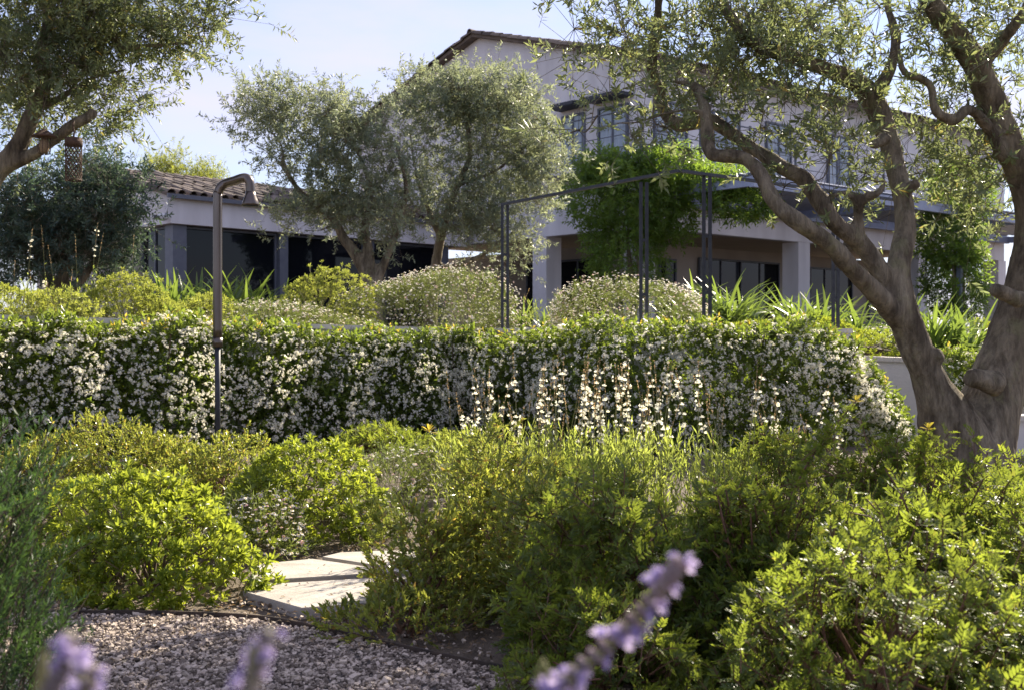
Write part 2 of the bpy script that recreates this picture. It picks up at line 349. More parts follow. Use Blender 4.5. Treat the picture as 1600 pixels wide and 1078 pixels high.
def t_jasmine_cluster(nf=7, seed=0):
    g = np.random.default_rng(seed); b = TB()
    for k in range(nf):
        az = g.random() * 6.28; el = math.radians(20 + 70 * g.random()); d = np.array([math.cos(az) * math.cos(el), math.sin(az) * math.cos(el), math.sin(el)])
        c = d * (.026 + .016 * g.random()); Rf = basis(d); rr = .0145 * (.85 + .3 * g.random())
        for i in range(5):
            a = i * 2 * math.pi / 5 + .3; dl = np.array([math.cos(a), .25, math.sin(a)])
            V, T = leaf2(rr, rr * .66, .12, -.1, .66); b.add(V, T, 0, Rf @ basis(dl, .45, (0, 1, 0)), c)
    V, T = tube([(0, 0, -.04), (0, 0, .02)], .0014, 3, False); b.add(V, T, 1)
    return b.get()
rr_ = range
TP_PITTO = [t_rosette(11, .052, .020, leaf4, seed=i, stem=1) for i in rr_(5)]
TP_PITTO_HI = [t_rosette(11, .052, .019, leaf8, seed=i, stem=1) for i in rr_(5)]
TP_MAST = [t_mastic(leaf4, i) for i in rr_(5)]
TP_MAST_LO = [t_mastic(leaf2, i, nl=5) for i in rr_(5)]
TP_MAST_HI = [t_mastic(leaf8, i) for i in rr_(5)]
TP_MYRT = [t_spray(17, .028, .0125, .075, leaf2, seed=i) for i in rr_(5)]
TP_LIME = [t_rosette(9, .040, .014, leaf2, lo=5, hi=80, seed=20 + i, stem=1) for i in rr_(4)]
TP_OLIVE = [t_spray(15, .066, .0180, .14, leaf4, ang=26, seed=i, bend=.3, jitter=.6) for i in rr_(6)]
TP_OLIVE_S = [t_spray(16, .066, .0190, .16, leaf2, ang=18, seed=i, bend=.35, jitter=.9) for i in rr_(6)]
TP_DARK = [t_spray(16, .062, .020, .15, leaf2, ang=20, seed=i, bend=.15) for i in rr_(5)]
TP_JAS = [t_spray(8, .060, .028, .11, leaf2, ang=25, seed=i, bend=.2) for i in rr_(5)]
TP_JASF = [t_jasmine_cluster(6 + i % 3, seed=i) for i in rr_(6)]
TP_DAISY = [t_daisy(seed=i) for i in rr_(4)]
TP_DAISY_S = [t_daisy(5, seed=i, far=True) for i in rr_(4)]
TP_ERI = [t_spray(14, .027, .0058, .09, leaf2, ang=40, seed=i, bend=.3) for i in rr_(4)]
TP_ROSE = [t_spray(48, .030, .0048, .20, leaf2, ang=38, seed=i, bend=.2, sr=.0022, jitter=1.5) for i in rr_(4)]
TP_WIST = [t_spray(11, .10, .034, .24, leaf2, ang=20, seed=i, bend=.4) for i in rr_(5)]

# ------------------------------------------------------------------ ground, terrace, gravel, path
def grid_sheet(name, x0, x1, y0, y1, nx, ny, fz, mat):
    xs = np.linspace(x0, x1, nx); ys = np.linspace(y0, y1, ny); V = [(x, y, fz(x, y)) for y in ys for x in xs]
    Q = [(j * nx + i, j * nx + i + 1, (j + 1) * nx + i + 1, (j + 1) * nx + i) for j in range(ny - 1) for i in range(nx - 1)]
    return link(name, mesh_np(name, V, Q, None, [MATS[mat]], True))
g0 = np.random.default_rng(3)
def ground_sheet():
    xs = np.concatenate([np.linspace(-400, -14, 8), np.linspace(-12, 12, 97), np.linspace(14, 400, 8)])
    ys = np.concatenate([np.linspace(-60, -2, 6), np.linspace(-1, 14, 70), np.linspace(16, 700, 12)])
    nx, ny = len(xs), len(ys)
    V = [(x, y, G(x, y) - .012 + (.012 * math.sin(x * 3.1 + y) * math.cos(y * 2.7 - x) if 5.0 < y < 14 and abs(x) < 12 else -.012)) for y in ys for x in xs]
    Q = [(j * nx + i, j * nx + i + 1, (j + 1) * nx + i + 1, (j + 1) * nx + i) for j in range(ny - 1) for i in range(nx - 1)]
    o = link('ground', mesh_np('ground', V, Q, None, [MATS['soil']], True)); o['kind'] = 'structure'
ground_sheet()

EDGE = np.array([(-3.6, 5.10), (-2.2, 4.97), (-1.6, 4.96), (-1.1, 4.88), (-.75, 4.66), (-.39, 4.38), (.1, 4.05), (.8, 3.75), (2.6, 3.4)])
def edge_y(x): return np.interp(x, EDGE[:, 0], EDGE[:, 1])
def gravel():
    xs = np.linspace(-3.6, 2.6, 60); V = []
    for x in xs: V += [(x, 1.4, .0), (x, edge_y(x) - .004, .0)]
    Q = [(2 * i, 2 * i + 2, 2 * i + 3, 2 * i + 1) for i in range(59)]
    o = link('gravel_bed', mesh_np('gravel_bed', V, Q, None, [MATS['gravel_base']])); o['kind'] = 'structure'
    g = np.random.default_rng(11); temps = []
    for k in range(9):
        V, T = box(-.5, .5, -.5, .5, -.5, .5); V = np.array(V) + g.normal(size=(8, 3)) * .13; V *= np.array([1.0, .6 + .35 * g.random(), .38 + .3 * g.random()])
        temps.append((V, np.array(T[2:]), np.zeros(10, int)))
    N = 36000; x = g.uniform(-2.45, .55, N); y = g.uniform(3.62, 5.2, N); ok = (y < edge_y(x) - .012) | (g.random(N) < .06)
    x, y = x[ok], y[ok]; n = len(x)
    s = .0065 + .0105 * g.random(n) ** 2
    s[g.random(n) < .08] *= 1.7; s[g.random(n) < .01] *= 1.5
    pos = np.column_stack([x, y, .003 + g.random(n) ** 2 * .010])
    D = np.column_stack([g.normal(size=n) * .35, g.normal(size=n) * .35, np.ones(n)])
    o = scatter('gravel', None, temps, pos, D, s, M('pebble'), g)
    tag(o, 'loose grey and beige gravel in front of the stepping slabs', 'gravel')
gravel()
def litter():
    g = np.random.default_rng(12); V, T = leaf4(.03, .012, .25, .2); t = [(np.array(V), np.array(T), np.zeros(4, int))]
    N = 6000; x = g.uniform(-2.6, 1.2, N); y = g.uniform(4.3, 7.5, N)
    keep = (y > edge_y(x) - .25 * g.random(N) ** 3)
    x, y = x[keep], y[keep]; n = len(x); pos = np.column_stack([x, y, [G(a, b) + .012 for a, b in zip(x, y)]])
    D = np.column_stack([g.normal(size=n) * .4, g.normal(size=n) * .4, np.ones(n)])
    e = np.column_stack([g.uniform(-2.4, .3, 260), g.uniform(3.8, 5.9, 260), np.full(260, .0)]); e[:, 2] = np.where(e[:, 1] < edge_y(e[:, 0]), .022, .040)
    pos = np.vstack([pos, e]); D = np.vstack([D, np.column_stack([g.normal(size=260) * .2, g.normal(size=260) * .2, np.ones(260)])]); n = len(pos)
    o = scatter('leaf_litter', None, t, pos, D, .5 + .7 * g.random(n), M('leaf_dry'), g)
    tag(o, 'dry brown fallen leaves scattered over the planting soil', 'leaf litter')
litter()
def edging():
    p = np.vstack([EDGE[:, 0], EDGE[:, 1]]).T; c = spline(p, 6); b = TB()
    n = np.gradient(c, axis=0); n /= np.linalg.norm(n, axis=1, keepdims=True); n = np.column_stack([-n[:, 1], n[:, 0]]) * .004
    V = []; T = []
    for i in range(len(c)):
        for q, z in ((-1, -.03), (-1, .022), (1, .022), (1, -.03)): V.append((c[i, 0] + q * n[i, 0], c[i, 1] + q * n[i, 1], z))
    for i in range(len(c) - 1):
        for j in range(4):
            a, e = i * 4 + j, i * 4 + (j + 1) % 4; T += [(a, e, e + 4), (a, e + 4, a + 4)]
    tag(link('garden_edging', mesh_np('garden_edging', V, T, None, [MATS['edging']])), 'thin dark metal edging strip between the gravel and planting soil', 'edging')
edging()
def path():
    root = bpy.data.objects.new('path', None); COL.objects.link(root); root['kind'] = 'structure'; root.location = (-.9, 5.4, 0)
    polys = [[(379, 923), (471, 949), (700, 931), (640, 899), (547, 904), (389, 913)],
             [(391, 907), (406, 880), (488, 872), (592, 887), (660, 890), (547, 897)],
             [(503, 869), (532, 862), (640, 858), (700, 878), (600, 884)]]
    for k, pl in enumerate(polys):
        top = .034; pts = []
        for (px, py) in pl:
            d = (EYE - top) * F / (py - HZ); pts.append((X(px, d) + .9, d - 5.4))
        a = sum(pts[i][0] * pts[(i + 1) % len(pts)][1] - pts[(i + 1) % len(pts)][0] * pts[i][1] for i in range(len(pts)))
        if a < 0: pts = pts[::-1]
        bm = bmesh.new(); f = bm.faces.new([bm.verts.new((x, y, -.02)) for x, y in pts])
        r = bmesh.ops.extrude_face_region(bm, geom=[f]); bmesh.ops.translate(bm, verts=[v for v in r['geom'] if isinstance(v, bmesh.types.BMVert)], vec=(0, 0, top + .02))
        bmesh.ops.recalc_face_normals(bm, faces=bm.faces)
        bmesh.ops.bevel(bm, geom=bm.edges, offset=.0035, segments=2, affect='EDGES')
        me = bpy.data.meshes.new('slab'); bm.to_mesh(me); bm.free(); link('slab', me, root, MATS['stone_slab'])
path()

# retaining wall: plan polyline
W = np.array([(-5.6, 8.0), (-.37, 13.0), (1.60, 10.42), (3.55, 11.95)])
WZ = [1.43, 1.315, 1.33, 1.31]
def terrace():
    t_in = [(-5.6, 8.0), (-.37, 13.0), (1.60, 10.42), (3.55, 11.95), (3.62, 12.12), (4.35, 11.75), (5.2, 11.9), (9.5, 11.7), (40, 11.7), (60, 90), (-60, 90), (-40, 8.0)]
    bm = bmesh.new(); bm.faces.new([bm.verts.new((x, y + .16, 0)) for x, y in t_in])
    bmesh.ops.triangulate(bm, faces=bm.faces)
    for _ in range(3): bmesh.ops.subdivide_edges(bm, edges=[e for e in bm.edges if e.calc_length() > 1.5], cuts=1)
    for v in bm.verts: v.co.z = TZ(v.co.x, v.co.y) - .06
    me = bpy.data.meshes.new('terrace'); bm.to_mesh(me); bm.free(); link('terrace', me, None, MATS['soil'])['kind'] = 'structure'
terrace()
def wall_run(name, label, pts, zs, th=.16, mat='stucco', z0=-.05, cop=.9):
    root = thing(name, label, 'wall', (pts[0][0], pts[0][1], 0)); o = np.array(pts[0])
    b = TB()
    for i in range(len(pts) - 1):
        a, e = np.array(pts[i]) - o, np.array(pts[i + 1]) - o; d = (e - a) / np.linalg.norm(e - a); n = np.array([-d[1], d[0]]) * th
        c = [a, e, e + n, a + n]; zt = [zs[i], zs[i + 1], zs[i + 1], zs[i]]
        V = [(p[0], p[1], z0) for p in c] + [(p[0], p[1], z - .05) for p, z in zip(c, zt)]
        b.add(V, box(0, 1, 0, 1, 0, 1)[1], 0)
        ln = np.linalg.norm(e - a); k = max(1, int(round(ln / cop)))
        for j in range(k):
            t0, t1 = j / k + .004 / ln, (j + 1) / k - .004 / ln; q = d * 0; p0 = a + (e - a) * t0; p1 = a + (e - a) * t1; m = n / th
            cc = [p0 - m * .03, p1 - m * .03, p1 + m * (th + .03), p0 + m * (th + .03)]
            zz = [zs[i] + (zs[i + 1] - zs[i]) * t for t in (t0, t1, t1, t0)]
            V2 = [(p[0], p[1], z - .048) for p, z in zip(cc, zz)] + [(p[0], p[1], z) for p, z in zip(cc, zz)]
            link('coping_stone', mesh_np('coping_stone', V2, box(0, 1, 0, 1, 0, 1)[1], None, [MATS['coping']]), root)
    link('wall_body', b.mesh('wall_body', [MATS[mat]]), root)
    return root
wall_run('garden_wall', 'low terrace retaining wall with pale coping, overgrown by flowering white jasmine', W, WZ)
wall_run('garden_wall', 'white rendered wall with pale coping behind the forked olive trunk', [(3.6, 12.1), (4.35, 11.75), (5.2, 11.9), (9.5, 11.7)], [1.03, 1.0, 1.0, 1.0], mat='white_wall')
wall_run('garden_wall', 'low white rendered wall at the right edge beside the olive trunk', [(4.15, 10.0), (7.5, 10.4)], [.53, .53], mat='white_wall')

# ------------------------------------------------------------------ house
HA = math.radians(40.5)
house = thing('house', 'two storey grey rendered house with gabled tile roof behind the garden', 'house', (3.03, 27, 0), HA)
FL, B0, EV, RB, RZ = 1.5, 3.85, 7.84, 6.08, 9.54    # floor, beam underside, eaves, ridge place and height
def gable(name, mat, parent, x, th=.25, y1=12.16):
    V = []
    for xx in (x, x + th): V += [(xx, 0, B0), (xx, y1, B0), (xx, y1, EV), (xx, RB, RZ), (xx, 0, EV)]
    Q = [(0, 1, 2), (0, 2, 3), (0, 3, 4), (5, 7, 6), (5, 8, 7), (5, 9, 8)]
    for i in range(5): j = (i + 1) % 5; Q += [(i, i + 5, j + 5), (i, j + 5, j)]
    return link(name, mesh_np(name, V, Q, None, [MATS[mat]]), parent)
gable('wall', 'stucco', house, 0)
part_box('wall', (.25, 18, 0, .25, B0, EV), 'stucco', house)
part_box('wall', (0, .25, 7.8, 12.16, FL - .6, B0 - .003), 'stucco', house)
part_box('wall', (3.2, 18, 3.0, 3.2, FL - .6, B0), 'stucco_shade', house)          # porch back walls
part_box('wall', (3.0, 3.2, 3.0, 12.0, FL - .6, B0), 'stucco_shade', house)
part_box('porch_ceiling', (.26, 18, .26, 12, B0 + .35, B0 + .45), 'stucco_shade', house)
part_box('porch_floor', (-.2, 18, -.2, 12, FL - .8, FL), 'coping', house)
for (a, bq) in ((.0, .0), (.0, 3.3), (6.3, 0.0), (12.5, .0), (17.6, 0)):
    part_box('column', (a + .01, a + .54, bq + .01, bq + .54, FL - .3, B0 - .002), 'stucco', house)
# porch windows and doors
def window(parent, face, a0, a1, z0, z1, nx, nz, off, mat='glass_dark', name='window', fm='frame_metal', fw=.05):
    """face 'x': on a plane of constant Y (facing -Y); 'y': on a plane of constant X (facing -X)"""
    conv = (lambda p, q, z: (p, off + q, z)) if face == 'x' else (lambda p, q, z: (off + q, p, z))
    def bx(nm, p0, p1, q0, q1, za, zb, mt, par):
        A = conv(p0, q0, za); B = conv(p1, q1, zb); o = part_box(nm, (min(A[0], B[0]), max(A[0], B[0]), min(A[1], B[1]), max(A[1], B[1]), za, zb), mt, par); return o
    b = TB()
    for (p0, p1, za, zb) in ((a0, a0 + fw, z0, z1), (a1 - fw, a1, z0, z1), (a0 + fw, a1 - fw, z0, z0 + fw), (a0 + fw, a1 - fw, z1 - fw, z1)):
        A = conv(p0, -.05, za); B = conv(p1, .03, zb); b.add(*box(min(A[0], B[0]), max(A[0], B[0]), min(A[1], B[1]), max(A[1], B[1]), za, zb))
    fr = link(name, b.mesh(name, [MATS[fm]]), parent)
    W_, H_ = (a1 - a0 - 2 * fw) / nx, (z1 - z0 - 2 * fw) / nz
    for i in range(nx):
        for j in range(nz):
            p0 = a0 + fw + i * W_; q0 = z0 + fw + j * H_
            bx('pane', p0 + .012, p0 + W_ - .012, -.012, 0.0, q0 + .012, q0 + H_ - .012, mat, fr)
    for i in range(1, nx): bx('glazing_bar', a0 + fw + i * W_ - .02, a0 + fw + i * W_ + .02, -.045, .028, z0 + fw, z1 - fw, fm, fr)
    for j in range(1, nz): bx('glazing_bar', a0 + fw, a1 - fw, -.04, .024, z0 + fw + j * H_ - .018, z0 + fw + j * H_ + .018, fm, fr)
    return fr
window(house, 'x', 5.6, 9.4, FL + .25, 3.55, 4, 1, 2.93, name='window')
window(house, 'x', 3.9, 4.6, FL + .2, 3.45, 1, 1, 2.93)
window(house, 'x', 11.0, 13.4, FL + .05, 3.5, 3, 1, 2.93)
window(house, 'x', 14.4, 16.6, FL + .05, 3.5, 2, 1, 2.93)
window(house, 'y', 4.0, 7.4, FL, 3.5, 3, 1, 2.93)
# upper windows: left (gable) side and right side
window(house, 'y', .35, 1.35, 5.55, 6.85, 2, 1, -.03, 'glass_curtain')
window(house, 'y', 1.85, 2.65, 5.55, 6.85, 2, 1, -.03, 'glass_curtain')
window(house, 'x', .45, 1.65, 5.45, 6.95, 2, 2, -.03, 'glass_curtain')
window(house, 'x', 2.6, 3.7, 5.45, 6.95, 2, 2, -.03, 'glass_curtain')
window(house, 'x', 4.8, 5.9, 5.45, 6.95, 2, 2, -.03, 'glass_curtain')
window(house, 'x', 7.6, 8.7, 5.45, 6.95, 2, 2, -.03, 'glass_curtain')
for b0, b1 in ((1.75, 2.75), (.2, 1.5)):
    part_box('window_hood', (-.55, -.005, b0, b1, 6.98, 7.06), 'steel', house)
# balcony that wraps the corner
bal = part_box('balcony', (-.8, -.005, -.8, 3.0, 5.22, 5.36), 'stucco', house)
part_box('balcony_slab', (0, 9.5, -.8, -.005, 5.22, 5.357), 'stucco', bal)
for (a, bq) in ((-.76, -.76), (-.76, 1.1), (-.76, 2.9), (1.3, -.76), (3.2, -.76), (5.1, -.76), (7.0, -.76), (9.3, -.76)):
    part_box('railing_post', (a - .025, a + .025, bq - .025, bq + .025, 5.362, 6.52), 'frame_metal', bal)
for z in (5.65, 5.93, 6.21, 6.47):
    r = .012 if z < 6.4 else .02
    part_tube('railing_cable', [(-.76, 2.9, z), (-.76, -.76, z)], r, 'frame_metal', bal, 6); part_tube('railing_cable', [(-.75, -.76, z), (9.3, -.76, z)], r, 'frame_metal', bal, 6)
# roof with barrel tiles along the gable edge and the eaves
def roof_plane(y0, z0, y1, z1, x0, x1, th, name, parent, mat):
    V = [(x0, y0, z0), (x1, y0, z0), (x1, y1, z1), (x0, y1, z1)]; V = [(a, b, c) for a, b, c in V] + [(a, b, c + th) for a, b, c in V]
    return link(name, mesh_np(name, V, box(0, 1, 0, 1, 0, 1)[1], None, [MATS[mat]]), parent)
sl = (RZ - EV) / RB
roof = roof_plane(-.5, EV - .5 * sl + .004, RB, RZ + .004, -.25, 18.3, .10, 'roof', house, 'roof_base')
roof_plane(RB, RZ + .004, 12.66, EV - .5 * sl + .004, -.25, 18.3, .10, 'roof_back', roof, 'roof_base')
def barrel(L_, r, n=6, taper=.85, th=.014):
    V = []; T = []
    for (y, q) in ((0, r), (L_, r * taper)):
        for R_ in (q, q - th):
            for i in range(n + 1):
                a = math.pi * i / n; V.append((R_ * math.cos(a), y, R_ * math.sin(a)))
    m = n + 1
    for i in range(n):
        T += [(i, i + 1, 2 * m + i + 1), (i, 2 * m + i + 1, 2 * m + i), (m + i, 3 * m + i + 1, m + i + 1), (m + i, 3 * m + i, 3 * m + i + 1), (i, m + i + 1, i + 1), (i, m + i, m + i + 1)]
    return V, T
gt = np.random.default_rng(5)
bt = mesh_np('roof_tile', *barrel(.46, .11), None, [MATS['tile']], False)
ca, sa = math.cos(math.atan(sl)), math.sin(math.atan(sl))
def tile_at(parent, p, d, jit=.02):
    o = link('roof_tile', bt, parent); R = basis(np.asarray(d) + gt.normal(size=3) * jit, gt.normal() * .06); m4 = np.eye(4); m4[:3, :3] = R; m4[:3, 3] = np.asarray(p) + gt.normal(size=3) * .006; o.matrix_basis = Matrix(m4.tolist())
n = 17
for i in range(n):                           # rake tiles of the gable, both sides
    y = -.5 + i * (RB + .4) / n
    tile_at(roof, (-.22, y, EV + y * sl + .10), (0, ca, sa))
for i in range(n):
    y = 12.6 - i * (RB + .4) / n
    tile_at(roof, (-.22, y, EV + (12.16 - y) * sl + .10), (0, -ca, sa))
for i in range(40): tile_at(roof, (-.35 + i * .44, RB, RZ + .10), (1, 0, 0))
for i in range(62): tile_at(roof, (-.05 + i * .27, -.56, EV - .5 * sl + .09), (0, ca, sa))

# louvre canopy over the terrace
can = thing('louvre_canopy', 'blue grey metal louvre canopy along the front of the house', 'canopy', (3.03, 27, 0), HA)
for b0 in (-3.5, -.12): part_box('beam', (-.3, 18, b0 - .06, b0 + .06, 4.42, 4.66), 'canopy_metal', can)
for a in (-.3, 6.0, 12.0, 17.88): part_box('rafter', (a, a + .12, -3.44, -.18, 4.44, 4.64), 'canopy_metal', can)
for i in range(13):
    b0 = -3.25 + i * .25
    V, T = box(-.3 + .13, 17.85, -.10, .10, -.010, .010); V = np.array(V); c, s_ = math.cos(-.5), math.sin(-.5)
    V = np.column_stack([V[:, 0], V[:, 1] * c - V[:, 2] * s_ + b0, V[:, 1] * s_ + V[:, 2] * c + 4.72]); link('slat', mesh_np('slat', V, T, None, [MATS['canopy_metal']]), can)
for a in (8.45, 15.5): part_box('post', (a - .06, a + .06, -3.55, -3.43, FL - .4, 4.418), 'canopy_metal', can)

# ------------------------------------------------------------------ annex
AA = math.radians(46.2)
ann = thing('garden_pavilion', 'low annex with tiled roof, pale fascia and dark glazed front', 'building', (-7.49, 25, 0), AA)
part_box('fascia', (0, 9, 0, .25, 3.74, 4.33), 'stucco', ann)
part_box('fascia', (0, .25, .25, 7, 3.737, 4.33), 'stucco', ann)
V = [(0, 0, 4.33), (0, 7, 4.33), (0, 3.5, 5.22), (.25, 0, 4.33), (.25, 7, 4.33), (.25, 3.5, 5.22)]
link('gable', mesh_np('gable', V, [(0, 1, 2), (3, 5, 4), (0, 2, 5), (0, 5, 3), (1, 4, 5), (1, 5, 2)], None, [MATS['stucco']]), ann)
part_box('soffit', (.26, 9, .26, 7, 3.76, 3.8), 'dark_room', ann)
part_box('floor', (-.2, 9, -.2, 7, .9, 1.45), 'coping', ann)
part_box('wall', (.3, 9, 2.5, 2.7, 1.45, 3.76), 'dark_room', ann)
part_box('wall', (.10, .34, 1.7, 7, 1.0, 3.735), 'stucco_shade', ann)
part_box('frame_post', (.12, .46, .12, .46, 1.45, 3.735), 'frame_metal', ann)
for a in (2.95, 5.6, 8.2): part_box('frame_post', (a, a + .24, .14, .40, 1.45, 3.735), 'frame_metal', ann)
window(ann, 'x', .47, 2.94, 1.45, 3.72, 1, 1, .30)
window(ann, 'x', 3.2, 5.59, 1.45, 3.72, 1, 1, .30)
window(ann, 'x', 5.85, 8.19, 1.45, 3.72, 1, 1, .30)
window(ann, 'y', .47, 1.69, 1.45, 3.72, 2, 1, .26)
aroof = roof_plane(-.12, 4.32, 3.5, 5.25, -.15, 9.2, .06, 'roof', ann, 'roof_base')
roof_plane(3.5, 5.25, 7.12, 4.32, -.15, 9.2, .06, 'roof_back', aroof, 'roof_base')
part_box('gutter', (-.16, 9.2, -.17, -.122, 4.28, 4.37), 'frame_metal', ann)
asl = (5.25 - 4.32) / 3.62; aa, ab = math.cos(math.atan(asl)), math.sin(math.atan(asl))
for i in range(34):
    for j in range(8):
        y = -.1 + j * .45; tile_at(aroof, (-.05 + i * .27, y, 4.33 + (y + .12) * asl + .04), (0, aa, ab), .035)
part_box('wall_lamp', (-.10, -.005, 1.1, 1.75, 4.04, 4.12), 'steel', ann)
sc_ = thing('security_camera', 'white dome security camera at the annex corner under the roof', 'camera', (-7.49 - .02, 24.95, 3.86))
bm = bmesh.new(); bmesh.ops.create_uvsphere(bm, u_segments=16, v_segments=10, radius=.10); bmesh.ops.scale(bm, vec=(1.35, 1, .85), verts=bm.verts)
me = bpy.data.meshes.new('housing'); bm.to_mesh(me); bm.free(); h = link('housing', me, sc_, MATS['plastic_white']); h.location = (-.12, -.06, 0)
part_tube('lens', [(-.22, -.14, -.01), (-.27, -.18, -.02)], [.055, .05], 'steel', sc_, 12)
part_tube('bracket', [(-.06, 0, .05), (-.04, .02, .25), (-.03, .04, .40)], .022, 'plastic_white', sc_, 8)

# ------------------------------------------------------------------ pergola frame of paired steel bars
pf = thing('pergola_frame', 'slender dark steel pergola frame with paired posts above the jasmine', 'pergola', (0, 0, 0))
ZT = 2.75
def pair(px, d, ang, sep):
    c = np.array([X(px, d), d]); t = np.array([math.cos(ang), math.sin(ang)])
    for s_ in (-1, 1):
        q = c + t * sep / 2 * s_; z0 = G(*q)
        part_box('post', (q[0] - .0165, q[0] + .0165, q[1] - .012, q[1] + .012, z0, ZT - .0185), 'steel', pf)
    for z in (1.1, 1.62, 2.15): part_box('spacer', (c[0] - sep / 2 + .017, c[0] + sep / 2 - .017, c[1] - .008, c[1] + .008, z, z + .03), 'steel', pf)
    return c
c1 = pair(789, 13.05, 0, .062); c2 = pair(1006, 11.15, 0, .058); c3 = pair(1104.5, 10.72, 0, .058); c4 = pair(1305.5, 12.0, 0, .050)
cc = np.array([X(1060, 10.48), 10.48])
def beam(a, b, z0, z1, th=.02):
    d = (b - a) / np.linalg.norm(b - a); n = np.array([-d[1], d[0]]) * th; V = [(*(a - n), z0), (*(b - n), z0), (*(b + n), z0), (*(a + n), z0), (*(a - n), z1), (*(b - n), z1), (*(b + n), z1), (*(a + n), z1)]
    link('beam', mesh_np('beam', V, box(0, 1, 0, 1, 0, 1)[1], None, [MATS['steel']]), pf)
beam(c1 + (c1 - cc) * .02, cc, ZT - .018, ZT + .010); beam(cc + np.array([.02, .02]), c4 + (c4 - cc) * .5, ZT - .016, ZT + .012)

# ------------------------------------------------------------------ outdoor shower
SD = 9.9
sx, sy = X(340, SD), SD
sh = thing('outdoor_shower', 'tall bronze pipe outdoor shower with angled arm in front of the jasmine', 'shower', (sx, sy, G(sx, sy)))
def shp(px, py, dd=0.0): q = P(px, py, SD + dd); return q - np.array([sx, sy, G(sx, sy)])
pp = spline([shp(340, 532), shp(340, 430), shp(340, 315), shp(341, 302), shp(345, 293), shp(353, 287), shp(366, 283, -.05), shp(378, 279, -.1), shp(385, 279, -.11), shp(389.5, 284, -.12), shp(391, 292, -.12), shp(391.5, 302, -.12)], 6)
part_tube('pipe', pp, .0395, 'shower_steel', sh, 20)
lo = shp(340, 540); part_tube('post', [(0, 0, 0), (0, 0, lo[2] * .5), tuple(lo)], .024, 'steel', sh, 14)
hd = part_tube('shower_head', [shp(391.5, 300, -.12), shp(391.5, 306, -.12), shp(391.5, 313, -.12), shp(391.5, 319, -.12), shp(391.5, 322, -.12)], [.041, .047, .064, .074, .074], 'shower_steel', sh, 24)
part_tube('rose_plate', [shp(391.5, 321.8, -.12), shp(391.5, 323, -.12)], [.064, .062], 'steel', hd, 24)
part_tube('base_flange', [(0, 0, -.01), (0, 0, .012)], [.10, .10], 'shower_steel', sh, 24)
part_tube('sleeve', [shp(340, 542), shp(340, 528)], [.044, .044], 'shower_steel', sh, 20)

# ------------------------------------------------------------------ trees
def remesh_trunk(name, b, parent, voxel, mat='bark', rough=.012, seed=0, sub=True):
    me = b.mesh(name + '_raw', [MATS[mat]]); o = bpy.data.objects.new('tmp', me); COL.objects.link(o)
    m = o.modifiers.new('r', 'REMESH'); m.mode = 'VOXEL'; m.voxel_size = voxel
    s = o.modifiers.new('s', 'SMOOTH'); s.iterations = 3; s.factor = .6
    tex = bpy.data.textures.new('bark_lumps', 'CLOUDS'); tex.noise_scale = .16; tex.noise_depth = 3
    dm = o.modifiers.new('d', 'DISPLACE'); dm.texture = tex; dm.strength = rough * 2; dm.mid_level = .5; dm.texture_coords = 'LOCAL'
    dg = bpy.context.evaluated_depsgraph_get(); me2 = bpy.data.meshes.new_from_object(o.evaluated_get(dg)); me2.name = name
    bpy.data.objects.remove(o); me2.materials.clear(); me2.materials.append(MATS[mat])
    me2.polygons.foreach_set('use_smooth', np.ones(len(me2.polygons), bool))
    return link(name, me2, parent)
def tree(name, label, base, limbs, blobs, temps, leaf, seed, per=26, sigma=.17, voxel=.02, scale=(.85, 1.2), group=None, rough=.01, up=.35, cat='tree', lift=.0):
    """limbs: list of [(x,y,z,r),...] in world; blobs: (centre, radii, clusters)"""
    g = np.random.default_rng(seed); base = np.asarray(base, float); root = thing(name, label, cat, base, group=group)
    b = TB(); skel = []
    for l in limbs:
        s = spline(l, 6); s[:, :3] -= base; s[:, 3] = np.maximum(s[:, 3], .006)
        b.add(*tube(s[:, :3], s[:, 3], 10)); skel += [tuple(r) for r in s if r[3] < 1]
    skel = np.array(skel); K = []
    for c, r, n in blobs:
        d = g.normal(size=(n, 3)); d /= np.linalg.norm(d, axis=1, keepdims=True)
        K.append(np.asarray(c) - base + d * np.asarray(r) * (.35 + .65 * g.random((n, 1)) ** .55))
    K = np.vstack(K); order = np.argsort([np.min(np.linalg.norm(skel[:, :3] - k, axis=1)) for k in K])
    tw = TB(); sp = []; sd = []; sk = skel.copy()
    for i in order:
        k = K[i]; dv = sk[:, :3] - k; dist = np.linalg.norm(dv, axis=1) + np.maximum(0, dv[:, 2]) * .8
        j = int(np.argmin(dist)); a = sk[j]; r0 = min(a[3] * .7, .0035 + .007 * dist[j]); mid = (a[:3] + k) / 2 + g.normal(size=3) * .12 * dist[j] + np.array([0, 0, -.06 * dist[j]])
        c = spline([(*a[:3], r0), (*mid, r0 * .75), (*k, r0 * .45)], 4)
        tw.add(*tube(c[:, :3], c[:, 3], 5, False), 1); sk = np.vstack([sk, c[2:]])
        m = max(4, int(per * (.6 + .8 * g.random()))); q = k + g.normal(size=(m, 3)) * sigma
        for e in q:
            tw.add(*tube([c[-2, :3], e], [.0024, .0012], 3, False), 1)
        sp.append(q); dd = (q - k); dd /= (np.linalg.norm(dd, axis=1, keepdims=True) + 1e-6); sd.append(dd * .8 + np.array([0, 0, up]) + g.normal(size=q.shape) * .6)
    sp = np.vstack(sp); sd = np.vstack(sd)
    remesh_trunk('trunk', b, root, voxel, rough=rough)
    cr_ = scatter('crown', root, temps, sp, sd, scale[0] + (scale[1] - scale[0]) * g.random(len(sp)), M(leaf, 'bark'), g)
    t = link('twigs', tw.mesh('twigs', M('bark', 'bark'), True), root); t['kind'] = 'stuff'
    return root
